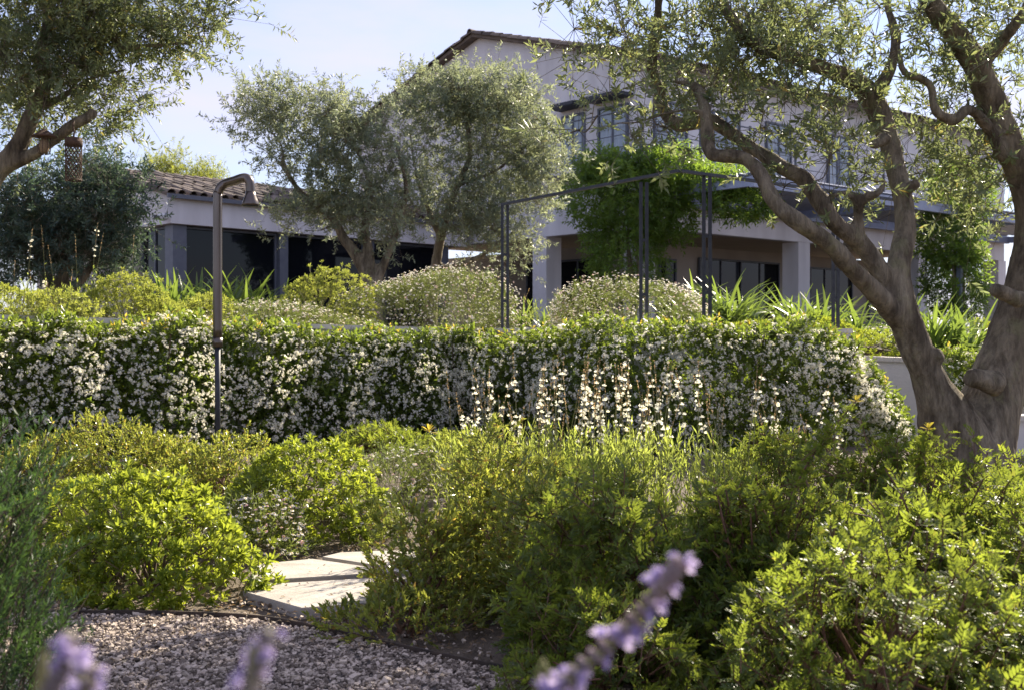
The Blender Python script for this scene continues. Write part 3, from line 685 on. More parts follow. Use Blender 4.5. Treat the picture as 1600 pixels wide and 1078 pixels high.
def lim(d, rows, dd=0):                       # limb rows (px, py, half-width px, depth offset)
    return [(*P(r[0], r[1], d + (r[3] if len(r) > 3 else 0)), r[2] * (.62 if 16 < d < 19 else .88 if d == D1 and r[1] < 620 else 1) / F * d) for r in rows]

D1 = 7.4
big = [lim(D1, [(1508, 850, 84), (1505, 760, 72), (1498, 700, 60), (1476, 645, 44, -.05), (1453, 595, 31, -.1), (1428, 535, 28, -.15), (1409, 480, 28, -.2), (1400, 435, 25, -.2)]),
       lim(D1, [(1402, 470, 24, -.2), (1405, 410, 21, -.2), (1414, 365, 19, -.15), (1412, 320, 18, -.1), (1400, 265, 18, 0), (1385, 210, 20, .1), (1362, 155, 22, .15), (1335, 130, 18, .15), (1290, 108, 15, .1), (1240, 90, 14, 0), (1190, 75, 12, -.1), (1150, 40, 11, -.2), (1120, -10, 10, -.3), (1080, -60, 8, -.4)]),
       lim(D1, [(1362, 155, 14, .15), (1390, 110, 12, .3), (1400, 60, 10, .4), (1385, 0, 8, .5), (1390, -60, 6, .6)]),
       lim(D1, [(1398, 460, 22, -.2), (1375, 425, 19, -.25), (1346, 382, 17, -.3), (1306, 350, 15, -.4), (1283, 318, 16, -.4), (1256, 281, 15, -.35), (1226, 264, 14, -.3), (1181, 236, 13, -.2), (1137, 206, 13, -.1), (1110, 189, 13, 0), (1080, 194, 13, .05), (1055, 192, 13, .1), (1036, 168, 12, .15), (1029, 140, 11, .15), (1018, 99, 10, .1), (1026, 45, 9, 0), (1030, -10, 8, -.1)]),
       lim(D1, [(1405, 500, 22, -.2), (1370, 462, 18, -.35), (1325, 414, 16, -.5), (1291, 378, 15, -.6), (1243, 345, 15, -.7), (1212, 318, 14, -.7), (1190, 276, 13, -.65), (1166, 250, 12, -.6), (1128, 244, 12, -.55), (1110, 240, 12, -.5), (1106, 215, 12, -.45), (1103, 180, 11, -.4), (1092, 144, 10, -.3), (1076, 132, 7, -.3), (1050, 128, 5, -.3)]),
       lim(D1, [(1342, 376, 12, -.3), (1341, 342, 10, -.35), (1341, 318, 10, -.4), (1333, 307, 8, -.4), (1312, 303, 6, -.4), (1292, 312, 5, -.4)]),
       lim(D1, [(1341, 322, 8, -.4), (1355, 308, 8, -.45), (1372, 302, 6, -.5), (1385, 285, 4, -.5)]),
       lim(D1, [(1104, 188, 7, -.4), (1085, 172, 5, -.45), (1040, 178, 4, -.5), (1000, 190, 4, -.5), (960, 192, 3, -.5), (905, 168, 3, -.5)]),
       lim(D1, [(1515, 780, 66, .05), (1530, 690, 58, .1), (1554, 610, 52, .15), (1580, 530, 44, .2), (1602, 450, 39, .25), (1615, 370, 34, .3), (1605, 295, 30, .3), (1582, 240, 27, .25), (1558, 180, 26, .2), (1528, 108, 24, .1), (1494, 55, 21, 0), (1466, 22, 18, -.1), (1440, -20, 15, -.2), (1400, -80, 11, -.3)]),
       lim(D1, [(1580, 560, 40, .2), (1620, 545, 34, .1), (1680, 480, 30, 0), (1740, 380, 26, 0), (1790, 250, 22, 0), (1810, 100, 16, 0)]),
       lim(D1, [(1572, 250, 14, .2), (1540, 195, 11, .1), (1514, 172, 10, 0), (1490, 188, 10, -.05), (1462, 174, 9, -.1), (1454, 135, 8, -.1), (1432, 121, 8, -.15), (1412, 113, 6, -.2), (1402, 70, 5, -.2)]),
       lim(D1, [(1528, 108, 14, .1), (1560, 70, 12, 0), (1600, 20, 10, -.2), (1640, -50, 8, -.3)])]
for (a, b_, c_, d_, q) in ((1440, 568, 1474, 552, 13), (1418, 505, 1386, 492, 11), (1408, 300, 1436, 286, 9), (1330, 372, 1316, 396, 8), (1560, 600, 1512, 588, 17), (1596, 470, 1552, 452, 12), (1385, 215, 1362, 228, 9)):
    big.append(lim(D1, [(a, b_, q * 1.5, -.12), ((a + c_) / 2, (b_ + d_) / 2, q * 1.15, -.16), (c_, d_, q, -.2)]))
def blob(px, py, d, rpx, rd, n, ry=None): return (P(px, py, d), (rpx / F * d, rd, (ry or rpx) / F * d), n)
tree('olive_tree', 'large old olive with thick forked trunk at the right, leaning over the garden', (X(1512, D1), D1, G(0, D1)), big,
     [blob(1010, 60, 7.4, 130, .5, 17, 90), blob(985, 190, 7.0, 100, .35, 6, 60), blob(1150, 60, 7.4, 110, .6, 19, 80), blob(1290, 40, 7.4, 120, .7, 22, 80),
      blob(1180, 120, 7.2, 130, .5, 16, 60), blob(1270, 170, 7.2, 110, .5, 10, 60), blob(1420, 50, 7.6, 110, .8, 15, 80), blob(1540, 60, 7.4, 110, .8, 15, 100), blob(1480, 210, 7.9, 90, .5, 16, 80),
      blob(1540, 290, 8.0, 80, .4, 13, 70), blob(1440, 280, 8.0, 60, .3, 8, 60), blob(1290, 280, 7.0, 80, .3, 6, 40), blob(930, 60, 7.2, 50, .3, 3, 60),
      blob(1050, -120, 7.4, 200, .9, 8, 110), blob(1300, -150, 7.4, 220, 1.2, 5, 130), blob(1560, -130, 7.4, 230, 1.3, 3, 150), blob(1760, 60, 7.4, 160, 1.2, 16, 180)],
     TP_OLIVE, 'leaf_olive', 21, per=9, sigma=.15, voxel=.019, rough=.012, up=.65, scale=(.8, 1.15))

D2 = 10.2
tree('olive_tree', 'olive at the upper left with two feeders hanging from a low branch', (X(-110, D2), D2, TZ(0, 10)),
     [lim(D2, [(-110, 520, 34), (-80, 420, 30), (-45, 330, 24), (-10, 272, 19), (25, 235, 15), (50, 180, 13), (70, 130, 11), (66, 80, 10), (75, 30, 9), (60, -40, 8)]),
      lim(D2, [(-12, 275, 13), (15, 258, 12), (50, 242, 10, -.05), (85, 218, 9, -.1), (115, 195, 8.5, -.15), (140, 183, 8, -.15), (147, 172, 7.5, -.15)]),
      lim(D2, [(66, 90, 7), (100, 60, 6), (150, 40, 5), (190, 75, 5), (225, 72, 4), (270, 70, 3), (315, 66, 2)]),
      lim(D2, [(-60, 360, 18), (-140, 260, 15), (-200, 120, 12), (-220, 0, 10)]),
      lim(D2, [(55, 175, 6), (100, 150, 5), (150, 120, 4), (195, 110, 3)])],
     [blob(60, 70, 10.2, 130, .8, 34, 100), blob(180, 40, 10.2, 90, .6, 22, 60), blob(285, 25, 10.2, 60, .35, 10, 42), blob(130, 120, 10.4, 80, .6, 16, 50), blob(30, 160, 10.8, 70, .4, 11, 45),
      blob(185, 175, 10.8, 35, .3, 5, 40), blob(200, -60, 10.2, 180, .9, 26, 70), blob(-10, -60, 10.2, 150, 1., 22, 80), blob(-160, 80, 10.2, 130, 1., 10, 150)],
     TP_OLIVE_S, 'leaf_olive', 22, per=17, sigma=.17, voxel=.018, up=.3)

D3 = 17.0
tree('olive_tree', 'rounded grey green olive with open left side, left of the pair before the house', (X(560, D3), D3, TZ(0, 17)),
     [lim(D3, [(588, 530, 24), (580, 450, 20), (560, 405, 16), (535, 370, 13), (522, 345, 10), (470, 300, 7), (445, 260, 6), (440, 230, 5), (420, 200, 4)]),
      lim(D3, [(580, 460, 15), (577, 400, 13), (570, 355, 11), (580, 300, 8), (560, 240, 6), (530, 190, 5)]),
      lim(D3, [(582, 455, 14), (605, 400, 11), (618, 365, 10), (635, 300, 7), (620, 230, 5)]),
      lim(D3, [(465, 300, 4), (430, 250, 3), (395, 225, 2.5), (365, 200, 2)]),
      lim(D3, [(525, 350, 5), (490, 362, 3), (450, 350, 2)])],
     [blob(470, 178, 17, 105, .8, 30, 36), blob(400, 180, 17, 45, .4, 9, 35), blob(550, 182, 17, 62, .7, 20, 36), blob(480, 240, 17, 75, .8, 26, 50), blob(565, 262, 17, 95, .9, 32, 55),
      blob(600, 330, 17, 90, .8, 34, 42), blob(520, 320, 17, 60, .6, 14, 40), blob(460, 335, 16.8, 50, .3, 7, 20), blob(445, 152, 17, 55, .4, 6, 18)],
     TP_OLIVE_S, 'leaf_olive_grey', 23, per=12, sigma=.145, voxel=.03, up=.45, scale=(1.0, 1.35))
D4 = 18.0
tree('olive_tree', 'taller dense olive with sunlit right side, nearer the house gable', (X(690, D4), D4, TZ(0, 18)),
     [lim(D4, [(672, 530, 20), (676, 450, 15), (685, 390, 13), (695, 345, 11), (715, 290, 9), (735, 240, 7), (725, 180, 6), (705, 150, 4)]),
      lim(D4, [(690, 380, 8), (670, 330, 7), (650, 270, 5), (640, 200, 4)]),
      lim(D4, [(690, 420, 9), (730, 410, 8, -.2), (760, 395, 6, -.3), (790, 370, 5, -.4)]),
      lim(D4, [(715, 290, 6), (770, 270, 5), (810, 240, 4)])],
     [blob(695, 146, 18, 68, .8, 28, 34), blob(765, 150, 18, 75, .9, 36, 38), blob(800, 200, 18, 70, .9, 36, 55), blob(720, 210, 18, 85, 1.0, 28, 58), blob(640, 175, 18, 30, .4, 4, 30), blob(668, 270, 18, 60, .8, 15, 50),
      blob(800, 290, 18, 70, .8, 32, 55), blob(720, 300, 18, 80, .8, 20, 50), blob(790, 370, 17.7, 60, .5, 18, 45), blob(740, 350, 17.7, 60, .5, 14, 40), blob(850, 255, 18, 40, .5, 12, 50)],
     TP_OLIVE_S, 'leaf_olive_grey', 24, per=12, sigma=.145, voxel=.03, up=.45, scale=(1.0, 1.35))
tree('silver_shrub', 'large dark blue green shrub below the upper left olive, beside the annex', (X(95, 15.5), 15.5, TZ(0, 15.5)),
     [lim(15.5, [(95, 530, 12), (100, 420, 9), (120, 330, 6), (140, 280, 4)]), lim(15.5, [(95, 480, 9), (60, 400, 7), (30, 320, 4)]), lim(15.5, [(95, 480, 9), (140, 420, 6), (180, 350, 4)])],
     [blob(110, 320, 15.5, 100, .9, 60, 80), blob(30, 350, 15.5, 90, .9, 44, 70), blob(170, 300, 15.5, 42, .6, 16, 60), blob(80, 400, 15.5, 120, .9, 50, 50), blob(170, 370, 15.5, 40, .6, 14, 60)],
     TP_DARK, 'leaf_dark', 25, per=12, scale=(1.1, 1.5), sigma=.19, voxel=.03, up=.4, cat='shrub')
for i, (px, py, rp, lab) in enumerate(((255, 268, 30, 'distant bushy tree showing above the annex roof, the larger of two'), (318, 280, 14, 'distant tree top just showing over the annex roof ridge'))):
    d = 48; tree('distant_tree', lab, (X(px, d), d, 1.5), [[(X(px, d), d, 1.5, .2), (X(px, d), d, 4.5, .15), (X(px + 4, d), d, ZZ(py + 10, d), .08)]],
         [blob(px - rp * .4, py + 4, d, rp * .7, .9, 12, 16), blob(px + rp * .6, py - 4, d, rp * .5, .7, 8, 16), blob(px, py + 22, d, rp * 1.2, 1.2, 14, 20)], TP_OLIVE_S, 'leaf_lime', 30 + i, per=16, sigma=.28, voxel=.06, scale=(1.6, 2.2))

# bird feeders hanging from the low branch
def feeder_round(p):
    t = thing('bird_feeder', 'small rusty bird feeder with conical roof hanging from olive branch', 'bird feeder', p)
    part_tube('hood', [(0, 0, .085), (0, 0, .07), (0, 0, .03), (0, 0, .018), (0, 0, .012)], [.012, .03, .085, .105, .105], 'rust', t, 20)
    part_tube('hanger', [(0, 0, .085), (.005, 0, .14), (-.01, 0, .24), (.0, 0, .42)], .004, 'rust', t, 6)
    for i in range(9):
        a = i * 2 * math.pi / 9; c, s_ = math.cos(a), math.sin(a)
        part_tube('cage_wire', [(.055 * c, .055 * s_, .02), (.055 * c, .055 * s_, -.10), (.045 * c, .045 * s_, -.13), (0.012 * c, .012 * s_, -.14)], .0028, 'rust', t, 5)
    part_tube('seed_ball', [(0, 0, -.13), (0, 0, -.115), (0, 0, -.07), (0, 0, -.02), (0, 0, .0)], [.01, .032, .042, .034, .012], 'seed', t, 12)
def feeder_mesh(p):
    t = thing('bird_feeder', 'tall cylindrical wire mesh bird feeder with rusty cap, right of the hooded one', 'bird feeder', p)
    part_tube('cap', [(0, 0, .075), (0, 0, .07), (0, 0, .0)], [.02, .072, .075], 'rust', t, 20)
    part_tube('hanger', [(0, 0, .075), (.006, 0, .12), (-.004, 0, .16), (0, 0, .22)], .008, 'rust', t, 6)
    b = TB()
    for s_ in (-1, 1):
        for i in range(14):
            a0 = i * 2 * math.pi / 14; pts = [(.068 * math.cos(a0 + s_ * q * .42), .068 * math.sin(a0 + s_ * q * .42), -q * .042) for q in range(8)]
            b.add(*tube(pts, .0035, 4, False))
    o = link('mesh_cage', b.mesh('mesh_cage', M('rust')), t); o['kind'] = 'stuff'
    part_tube('bottom_ring', [(.068 * math.cos(a), .068 * math.sin(a), -.295) for a in np.linspace(0, 2 * math.pi, 21)], .006, 'rust', t, 6)
feeder_round(P(69, 217, 9.8)); feeder_mesh(P(115, 229, 9.85))

# ------------------------------------------------------------------ shrubs
def lump(seed, amp=.12):
    g = np.random.default_rng(seed); K = g.normal(size=(7, 3)) * 2.2; ph = g.random(7) * 6.28
    return lambda d: 1 + amp * np.sum([np.sin(d @ k + p) for k, p in zip(K, ph)], axis=0) / 1.6
def dome(n, rx, ry, h, g, lmp, inner=.35, low=-.05, shell=.5):
    d = g.normal(size=(int(n * 2.3), 3)); d /= np.linalg.norm(d, axis=1, keepdims=True); d = d[d[:, 2] > low][:n]
    r = lmp(d) * np.where(g.random(len(d)) < shell, 1 - .06 * g.random(len(d)), 1 - inner * g.random(len(d)) ** 1.3)
    pos = d * r[:, None] * np.array([rx, ry, h]); nrm = d / np.array([rx, ry, h]); nrm /= np.linalg.norm(nrm, axis=1, keepdims=True)
    pos[:, 2] = np.maximum(pos[:, 2], .02); return pos, nrm
KINDS = {'pitto': (TP_PITTO, TP_PITTO_HI, 'leaf_pittosporum', 'stem_brown', 300, .5), 'mastic': (TP_MAST, TP_MAST_HI, 'leaf_mastic', 'stem_red', 260, .45),
         'myrtle': (TP_MYRT, None, 'leaf_myrtle', 'stem_red', 950, .5), 'lime': (TP_LIME, None, 'leaf_lime', 'stem_green', 420, .7), 'box': (TP_LIME, None, 'leaf_pittosporum', 'stem_brown', 520, .6)}
def shrub(name, label, px, d, wpx, top, kind, seed, dens=1.0, pick=0, scale=(.8, 1.2), rough=1.0, ry=1.0, base=None, stems=14, cat='shrub', up=.5, group=None, spill=0):
    g = np.random.default_rng(seed); x = X(px, d); z = G(x, d) if base is None else base
    h = ZZ(top, d) - z; rx = wpx / 2 / F * d; ryy = rx * ry; T, TH, lm, stm, den, shell = KINDS[kind]
    if kind == 'mastic' and d > 3.87: T = TP_MAST_LO
    root = thing(name, label, cat, (x, d, z), group=group)
    area = 2 * math.pi * ((rx * h) ** 1.6 / 3 * 2 + (rx * ryy) ** 1.6 / 3) ** (1 / 1.6); n = int(area * den * dens); lf = lump(seed + 1, .19 if kind in ('mastic', 'myrtle') else .12)
    pos, nr = dome(n, rx, ryy, h, g, lf, shell=shell)
    # a few sprouts stand proud of the outline
    m = g.random(len(pos)) < .14 * rough; pos[m] *= 1 + .15 * rough * g.random((m.sum(), 1)) ** 1.5
    D = nr * .8 + np.array([0, 0, up]) + g.normal(size=pos.shape) * (.75 if kind == 'myrtle' else .4)
    scatter('foliage', root, T, pos, D, scale[0] + (scale[1] - scale[0]) * g.random(len(pos)), M(lm, stm), g, pick, 'leaf_spray', (x, d, z), TH)
    b = TB()
    for i in range(stems):
        dv = g.normal(size=3); dv[2] = abs(dv[2]) + .4; dv /= np.linalg.norm(dv); e = dv * np.array([rx, ryy, h]) * (.75 + .2 * g.random())
        c = spline([(0.03 * g.normal(), .03 * g.normal(), -.02), e * .35 + g.normal(size=3) * .04 + (0, 0, .05), e * .7 + g.normal(size=3) * .03, e], 3)
        b.add(*tube(c, np.linspace(.009, .003, len(c)), 5, False))
    s = link('stems', b.mesh('stems', M(stm), True), root); s['kind'] = 'stuff'
    return root
def erigeron(label, px, d, wpx, top, seed, base=None, nf=900, dens=1.0, ry=1.0, h=None, fs=1.0, group=None, fstand=.035, fol='leaf_erigeron'):
    g = np.random.default_rng(seed); x = X(px, d); z = G(x, d) if base is None else base
    h = ZZ(top, d) - z if h is None else h; rx = wpx / 2 / F * d; root = thing('fleabane_mound', label, 'flowers', (x, d, z), group=group); lf = lump(seed + 1, .17)
    area = 2 * math.pi * rx * max(h, rx * .5); pos, nr = dome(int(area * 560 * dens), rx, rx * ry, h, g, lf, shell=.6)
    scatter('foliage', root, TP_ERI, pos, nr * .7 + (0, 0, .5) + g.normal(size=pos.shape) * .4, .8 + .6 * g.random(len(pos)), M(fol, 'stem_green'), g)
    pos, nr = dome(nf, rx, rx * ry, h, g, lf, shell=1.0); pos = pos + nr * (fstand * (.3 + 1.2 * g.random((len(pos), 1))) + .01) + np.array([0, 0, .02])
    scatter('daisies', root, TP_DAISY if d < 9 else TP_DAISY_S, pos, nr * .55 + (0, -.15, .75) + g.normal(size=pos.shape) * .35, fs * (.75 + .5 * g.random(len(pos))), M('petal_daisy', 'daisy_eye', 'stem_green'), g, pick=min(nf // 3, 120), pick_name='daisy', loc=(x, d, z))
    return root

# left foreground and path side
shrub('pittosporum_bush', 'rounded glossy bright green bush at the gravel edge left of the slabs', 232, 5.42, 325, 755, 'pitto', 41, pick=300, dens=1.6, ry=.85, scale=(.65, 1.1), rough=1.0)
shrub('pittosporum_bush', 'yellow green clipped bush just behind and left of the rounded gravel side bush', 150, 6.05, 270, 725, 'pitto', 42, dens=1.7, pick=60, scale=(.6, .95), rough=.7)
shrub('pittosporum_bush', 'leaning glossy green bush beyond the slabs, right of the fleabane', 462, 6.95, 245, 696, 'pitto', 43, pick=200, dens=1.9, scale=(.65, 1.0), rough=.7)
erigeron('low fleabane with small white daisies between the two glossy bushes', 412, 6.4, 150, 792, 44, nf=460, dens=1.2)
erigeron('carpet of white daisies in the middle of the planting before the wall', 625, 8.1, 200, 705, 45, nf=420, ry=1.6, fs=1.1)
erigeron('small clump of pale daisies at the far end of the slabs', 590, 6.9, 110, 790, 46, nf=120)
shrub('myrtle_shrub', 'airy small leaved shrub at the foot of the jasmine, nearest the left edge', 55, 8.2, 190, 705, 'myrtle', 47, dens=.8, rough=1.6)
shrub('myrtle_shrub', 'airy small leaved shrub left of the shower foot, over the yellow green bush', 235, 8.5, 230, 678, 'myrtle', 48, dens=.9, rough=1.8)
shrub('myrtle_shrub', 'small leaved sprawling shrub directly below the shower pole', 335, 7.9, 190, 712, 'myrtle', 49, dens=.9, rough=1.4)
shrub('myrtle_shrub', 'low green shrub at the jasmine foot, left of the orange sprout', 585, 10.3, 170, 664, 'mastic', 50, dens=.8, stems=8)
orange = shrub('myrtle_shrub', 'low green shrub at the jasmine foot with an orange sprout', 705, 10.2, 170, 672, 'mastic', 51, dens=.8, stems=8)
TY = t_rosette(9, .06, .02, leaf8, seed=3, stem=None)
oy = link('young_shoot', mesh_np('young_shoot', *TY, M('leaf_young')), orange); oy['label'] = 'orange young shoot'; q = P(671, 672, 9.7) - np.array(orange.location); oy.location = q; oy.scale = (1.4,) * 3
shrub('lime_bush', 'pale green mound left of the flower spikes, near the daisy carpet', 715, 8.4, 150, 690, 'lime', 52, dens=.9)
def rosemary():
    g = np.random.default_rng(53); d = 3.1; x = X(-65, d); root = thing('rosemary', 'blurred upright rosemary with dark needle leaves at the left edge', 'shrub', (x, d, 0))
    n = 460; a = g.random(n) * 6.28; r = np.sqrt(g.random(n)) * .27; z = .12 + g.random(n) * .66; r *= (1 - .45 * (z / 1.1))
    pos = np.column_stack([r * np.cos(a), r * np.sin(a), z]); D = np.column_stack([np.cos(a) * .35, np.sin(a) * .35, np.ones(n)]) + g.normal(size=(n, 3)) * .22
    scatter('foliage', root, TP_ROSE, pos, D, .8 + .5 * g.random(n), M('leaf_rosemary', 'stem_brown'), g, pick=60, pick_name='sprig', loc=(x, d, 0))
    b = TB()
    for i in range(16):
        q = pos[int(g.integers(0, n))]; b.add(*tube(spline([(0, 0, 0), q * .5 + g.normal(size=3) * .02, q], 3), .004, 5, False))
    s = link('stems', b.mesh('stems', M('stem_brown')), root); s['kind'] = 'stuff'
rosemary()

# right foreground
shrub('myrtle_shrub', 'low fine leaved shrub with reddish tips spilling beside the slabs', 672, 5.1, 170, 815, 'myrtle', 61, dens=1.0, rough=1.8, stems=16)
shrub('myrtle_shrub', 'taller fine leaved twiggy shrub right of the slabs, below the left flower spikes', 772, 5.55, 230, 735, 'myrtle', 60, dens=1.0, rough=1.8, stems=20)
shrub('myrtle_shrub', 'fine leaved shrub touching the central glossy mastic on its left', 850, 4.95, 210, 790, 'myrtle', 59, dens=1.0, rough=1.8, stems=18)
shrub('mastic_shrub', 'mastic shrub hiding the olive trunk foot on its left side', 1385, 5.7, 250, 672, 'mastic', 58, dens=1.0, rough=1.6)
shrub('mastic_shrub', 'glossy mastic shrub in the centre foreground behind the lavender spike', 975, 4.45, 330, 742, 'mastic', 62, dens=1.1, pick=220, rough=1.4, stems=22)
shrub('mastic_shrub', 'broad sunlit mastic shrub with upright sprays in front of the white flower spikes', 1215, 4.25, 380, 705, 'mastic', 63, dens=1.1, pick=220, rough=1.6, stems=24)
shrub('mastic_shrub', 'tallest mastic shrub below the olive trunk with orange tipped sprouts', 1455, 4.6, 400, 690, 'mastic', 64, dens=1.1, pick=220, rough=1.6, stems=24)
shrub('mastic_shrub', 'mastic shrub cut by the lower right corner', 1625, 3.9, 330, 790, 'mastic', 65, scale=(.6, .95), dens=1.3, pick=150, rough=1.2, stems=20)
shrub('mastic_shrub', 'low mastic shrub nearest the camera at the bottom right', 1345, 3.55, 520, 878, 'mastic', 66, dens=1.15, pick=220, rough=1.8, stems=20, scale=(.6, .95))
shrub('mastic_shrub', 'small mastic shrub at the gravel corner under the lavender spike', 930, 3.85, 270, 900, 'mastic', 67, scale=(.6, .95), dens=1.3, pick=100, rough=1.2, stems=14)
shrub('mastic_shrub', 'green shrub between the white flower spikes and the olive trunk', 1240, 6.3, 330, 690, 'mastic', 68, dens=.9, rough=1.2)
shrub('mastic_shrub', 'shrub rising at the right edge beneath the low white wall', 1600, 6.0, 260, 720, 'mastic', 69, dens=.9, rough=1.2)
def sprouts():
    for (px, d, top, bot, lab) in ((1318, 4.4, 625, 800, 'long leaning mastic sprout with orange tip before the olive trunk'), (1450, 4.5, 668, 780, 'short mastic sprout with yellow tip right of the olive trunk')):
        g = np.random.default_rng(int(px)); b0 = P(px - 95 if px < 1400 else px - 12, bot, d); e = P(px + 20 if px < 1400 else px, top, d)
        r = thing('mastic_sprout', lab, 'sprout', b0); c = spline([np.zeros(3), (e - b0) * .5 + np.array([-.02, 0, .015]), e - b0], 6)
        part_tube('stem', c, np.linspace(.005, .002, len(c)), 'stem_red', r, 6)
        ms = [mesh_np('leaf_spray', *t, M('leaf_mastic', 'stem_red')) for t in TP_MAST_HI]; my = mesh_np('young_leaf', *t_rosette(8, .032, .013, leaf8, seed=9), M('leaf_young'))
        for k in range(3, len(c) - 1):
            for s_ in range(2):
                o = link('leaf_spray', ms[int(g.integers(0, 5))], r); o.matrix_basis = Matrix.Translation(c[k].tolist()) @ Vector((g.normal(), g.normal(), .9)).to_track_quat('Z', 'Y').to_matrix().to_4x4() @ Matrix.Scale(.75 if k < len(c) - 3 else .5, 4)
        o = link('young_leaf', my, r); o.location = c[-1]; o['label'] = 'orange young leaf tip'
sprouts()

shrub('ground_cover', 'low creeping green plant at the front of the slabs beside the edging', 640, 4.72, 190, 950, 'myrtle', 57, dens=.7, rough=1.5, stems=6, cat='plant')

# gaura spikes
def gaura_stem(g, h, flowers=True, lean=.1):
    b = TB(); lx, ly = g.normal(size=2) * lean * h; c = spline([(0, 0, 0), (lx * .2, ly * .2, h * .4), (lx * .6, ly * .6, h * .75), (lx, ly, h)], 4)
    b.add(*tube(c, np.linspace(.0032, .0012, len(c)), 4, False), 0); at = lambda t: np.array([np.interp(t * (len(c) - 1), range(len(c)), c[:, i]) for i in range(3)])
    for i in range(16):
        t = .05 + .5 * g.random(); a = g.random() * 6.28; V, T = leaf4(.06 * (1.1 - t), .012, .2, .2); b.add(V, T, 1, basis((math.cos(a), math.sin(a), .9 + g.random())), at(t))
    for i in range(22):
        t = .70 + .3 * g.random(); a = g.random() * 6.28; V, T = leaf4(.014, .004, .3, 0); b.add(V, T, 2, basis((math.cos(a), math.sin(a), 1.6)), at(t))
    if flowers:
        for i in range(int(g.integers(6, 18))):
            t = .58 + .34 * g.random(); a = g.random() * 6.28; o = at(t) + np.array([math.cos(a), math.sin(a), .2]) * .014; Rf = basis((math.cos(a), math.sin(a), .2))
            for k in range(4):
                q = math.radians((20, 70, 110, 160)[k]) + g.normal() * .1; V, T = leaf4(.0165, .0085, .15, -.1, .6); b.add(V, T, 3, Rf @ basis((math.cos(q), .3, math.sin(q)), 0, (0, 1, 0)), o)
    return b
def gaura(label, px, d, n, spread, hs, seed, base=None, frac=.5, grp=None, low=90):
    g = np.random.default_rng(seed); x = X(px, d); z = G(x, d) if base is None else base; r = thing('gaura_plant', label, 'flowers', (x, d, z), group=grp); mm = M('stem_green', 'leaf_gaura', 'bud_pink', 'petal_white')
    for i in range(n):
        h = hs[0] + (hs[1] - hs[0]) * g.random(); o = link('flower_stem', gaura_stem(g, h, g.random() < frac, .10).mesh('flower_stem', mm), r); o.location = (g.normal() * spread, g.normal() * spread * .6, 0)
    q = g.normal(size=(low, 3)) * np.array([spread * 1.2, spread * .7, 0]); q[:, 2] = hs[0] * .62 * g.random(low)
    scatter('foliage', r, [t_spray(14, .05, .010, .2, leaf4, ang=45, seed=i) for i in range(4)], q, np.array([0, 0, 1.2]) + g.normal(size=q.shape) * .3, .8 + .5 * g.random(low), M('leaf_gaura', 'stem_green'), g)
gaura('upright gaura with mostly bare spikes at the left of the white flower group', 770, 6.3, 16, .11, (.80, 1.14), 71, frac=.4, low=240)
gaura('gaura clump with dense white spikes in the middle of the group', 870, 6.2, 28, .16, (.80, 1.16), 72, frac=.55, low=260)
gaura('gaura clump with pale spikes before the darkest jasmine', 960, 6.4, 24, .16, (.80, 1.14), 73, frac=.5, low=260)
gaura('gaura clump with few tall white spikes right of the flower group', 1085, 6.1, 18, .17, (.78, 1.12), 74, frac=.55, low=130)
gaura('gaura with loose white flowers near the hedge end, rightmost of the spikes', 1225, 6.6, 11, .2, (.65, 1.0), 75, frac=.7, low=40)
gaura('tall wispy gaura stems on the terrace at the left edge', 60, 10.7, 18, .32, (.4, 1.05), 76, base=1.25, frac=.3, low=120)
gaura('sparse gaura spikes on the terrace beside the left steel post', 838, 13.9, 6, .2, (.35, .62), 77, base=1.25, frac=.5, low=15)

# terrace planting
TZ0 = 1.24
shrub('lime_bush', 'low yellow green hedge plant on the terrace at the left edge', 40, 9.9, 230, 447, 'lime', 81, base=TZ0, dens=.85, up=.8)
shrub('lime_bush', 'yellow green bush with a raised rounded top behind the jasmine at left', 205, 10.75, 190, 424, 'lime', 82, base=TZ0, dens=.95, up=.8)
shrub('lime_bush', 'low bright mound right beside the shower pole on its left', 300, 11.5, 150, 456, 'lime', 83, base=TZ0, dens=.85, up=.8)
shrub('lime_bush', 'bright green bush between the shower and the large daisy mound', 500, 13.4, 170, 427, 'lime', 84, base=TZ0, dens=.9, up=.8)
erigeron('pinkish fleabane cushion right of the shower pole above the coping', 440, 12.2, 220, 486, 85, base=TZ0, nf=1000, fs=1.15, fstand=.07)
erigeron('largest rounded mound of daisies on the terrace below the olives', 668, 14.0, 232, 428, 86, base=TZ0, nf=2300, dens=.9, fs=1.2, fstand=.10)
erigeron('grey white daisy mound behind the corner posts of the steel frame', 975, 13.0, 235, 462, 87, base=TZ0, nf=2100, dens=.9, fs=1.2, fstand=.09)
def strap(Ln, W_, arch, seed):
    n = 6; V = []; T = []
    for i in range(n + 1):
        t = i / n; x = Ln * (t * .55 + arch * t * t * .5); z = Ln * (t * .95 - arch * t ** 2.4 * .75); w_ = W_ * (math.sin(math.pi * min(1, .25 + .75 * t)) * .5 + .08) if i < n else .001
        V += [(x, -w_, z + w_ * .35), (x, 0, z), (x, w_, z + w_ * .35)]
    for i in range(n):
        a = 3 * i; T += [(a, a + 1, a + 4), (a, a + 4, a + 3), (a + 1, a + 2, a + 5), (a + 1, a + 5, a + 4)]
    return V, T
STRAPS = [mesh_np('leaf', *strap(.52, .026, a, 0), None, M('leaf_agapanthus'), True) for a in (.25, .45, .65, .85, 1.1)]
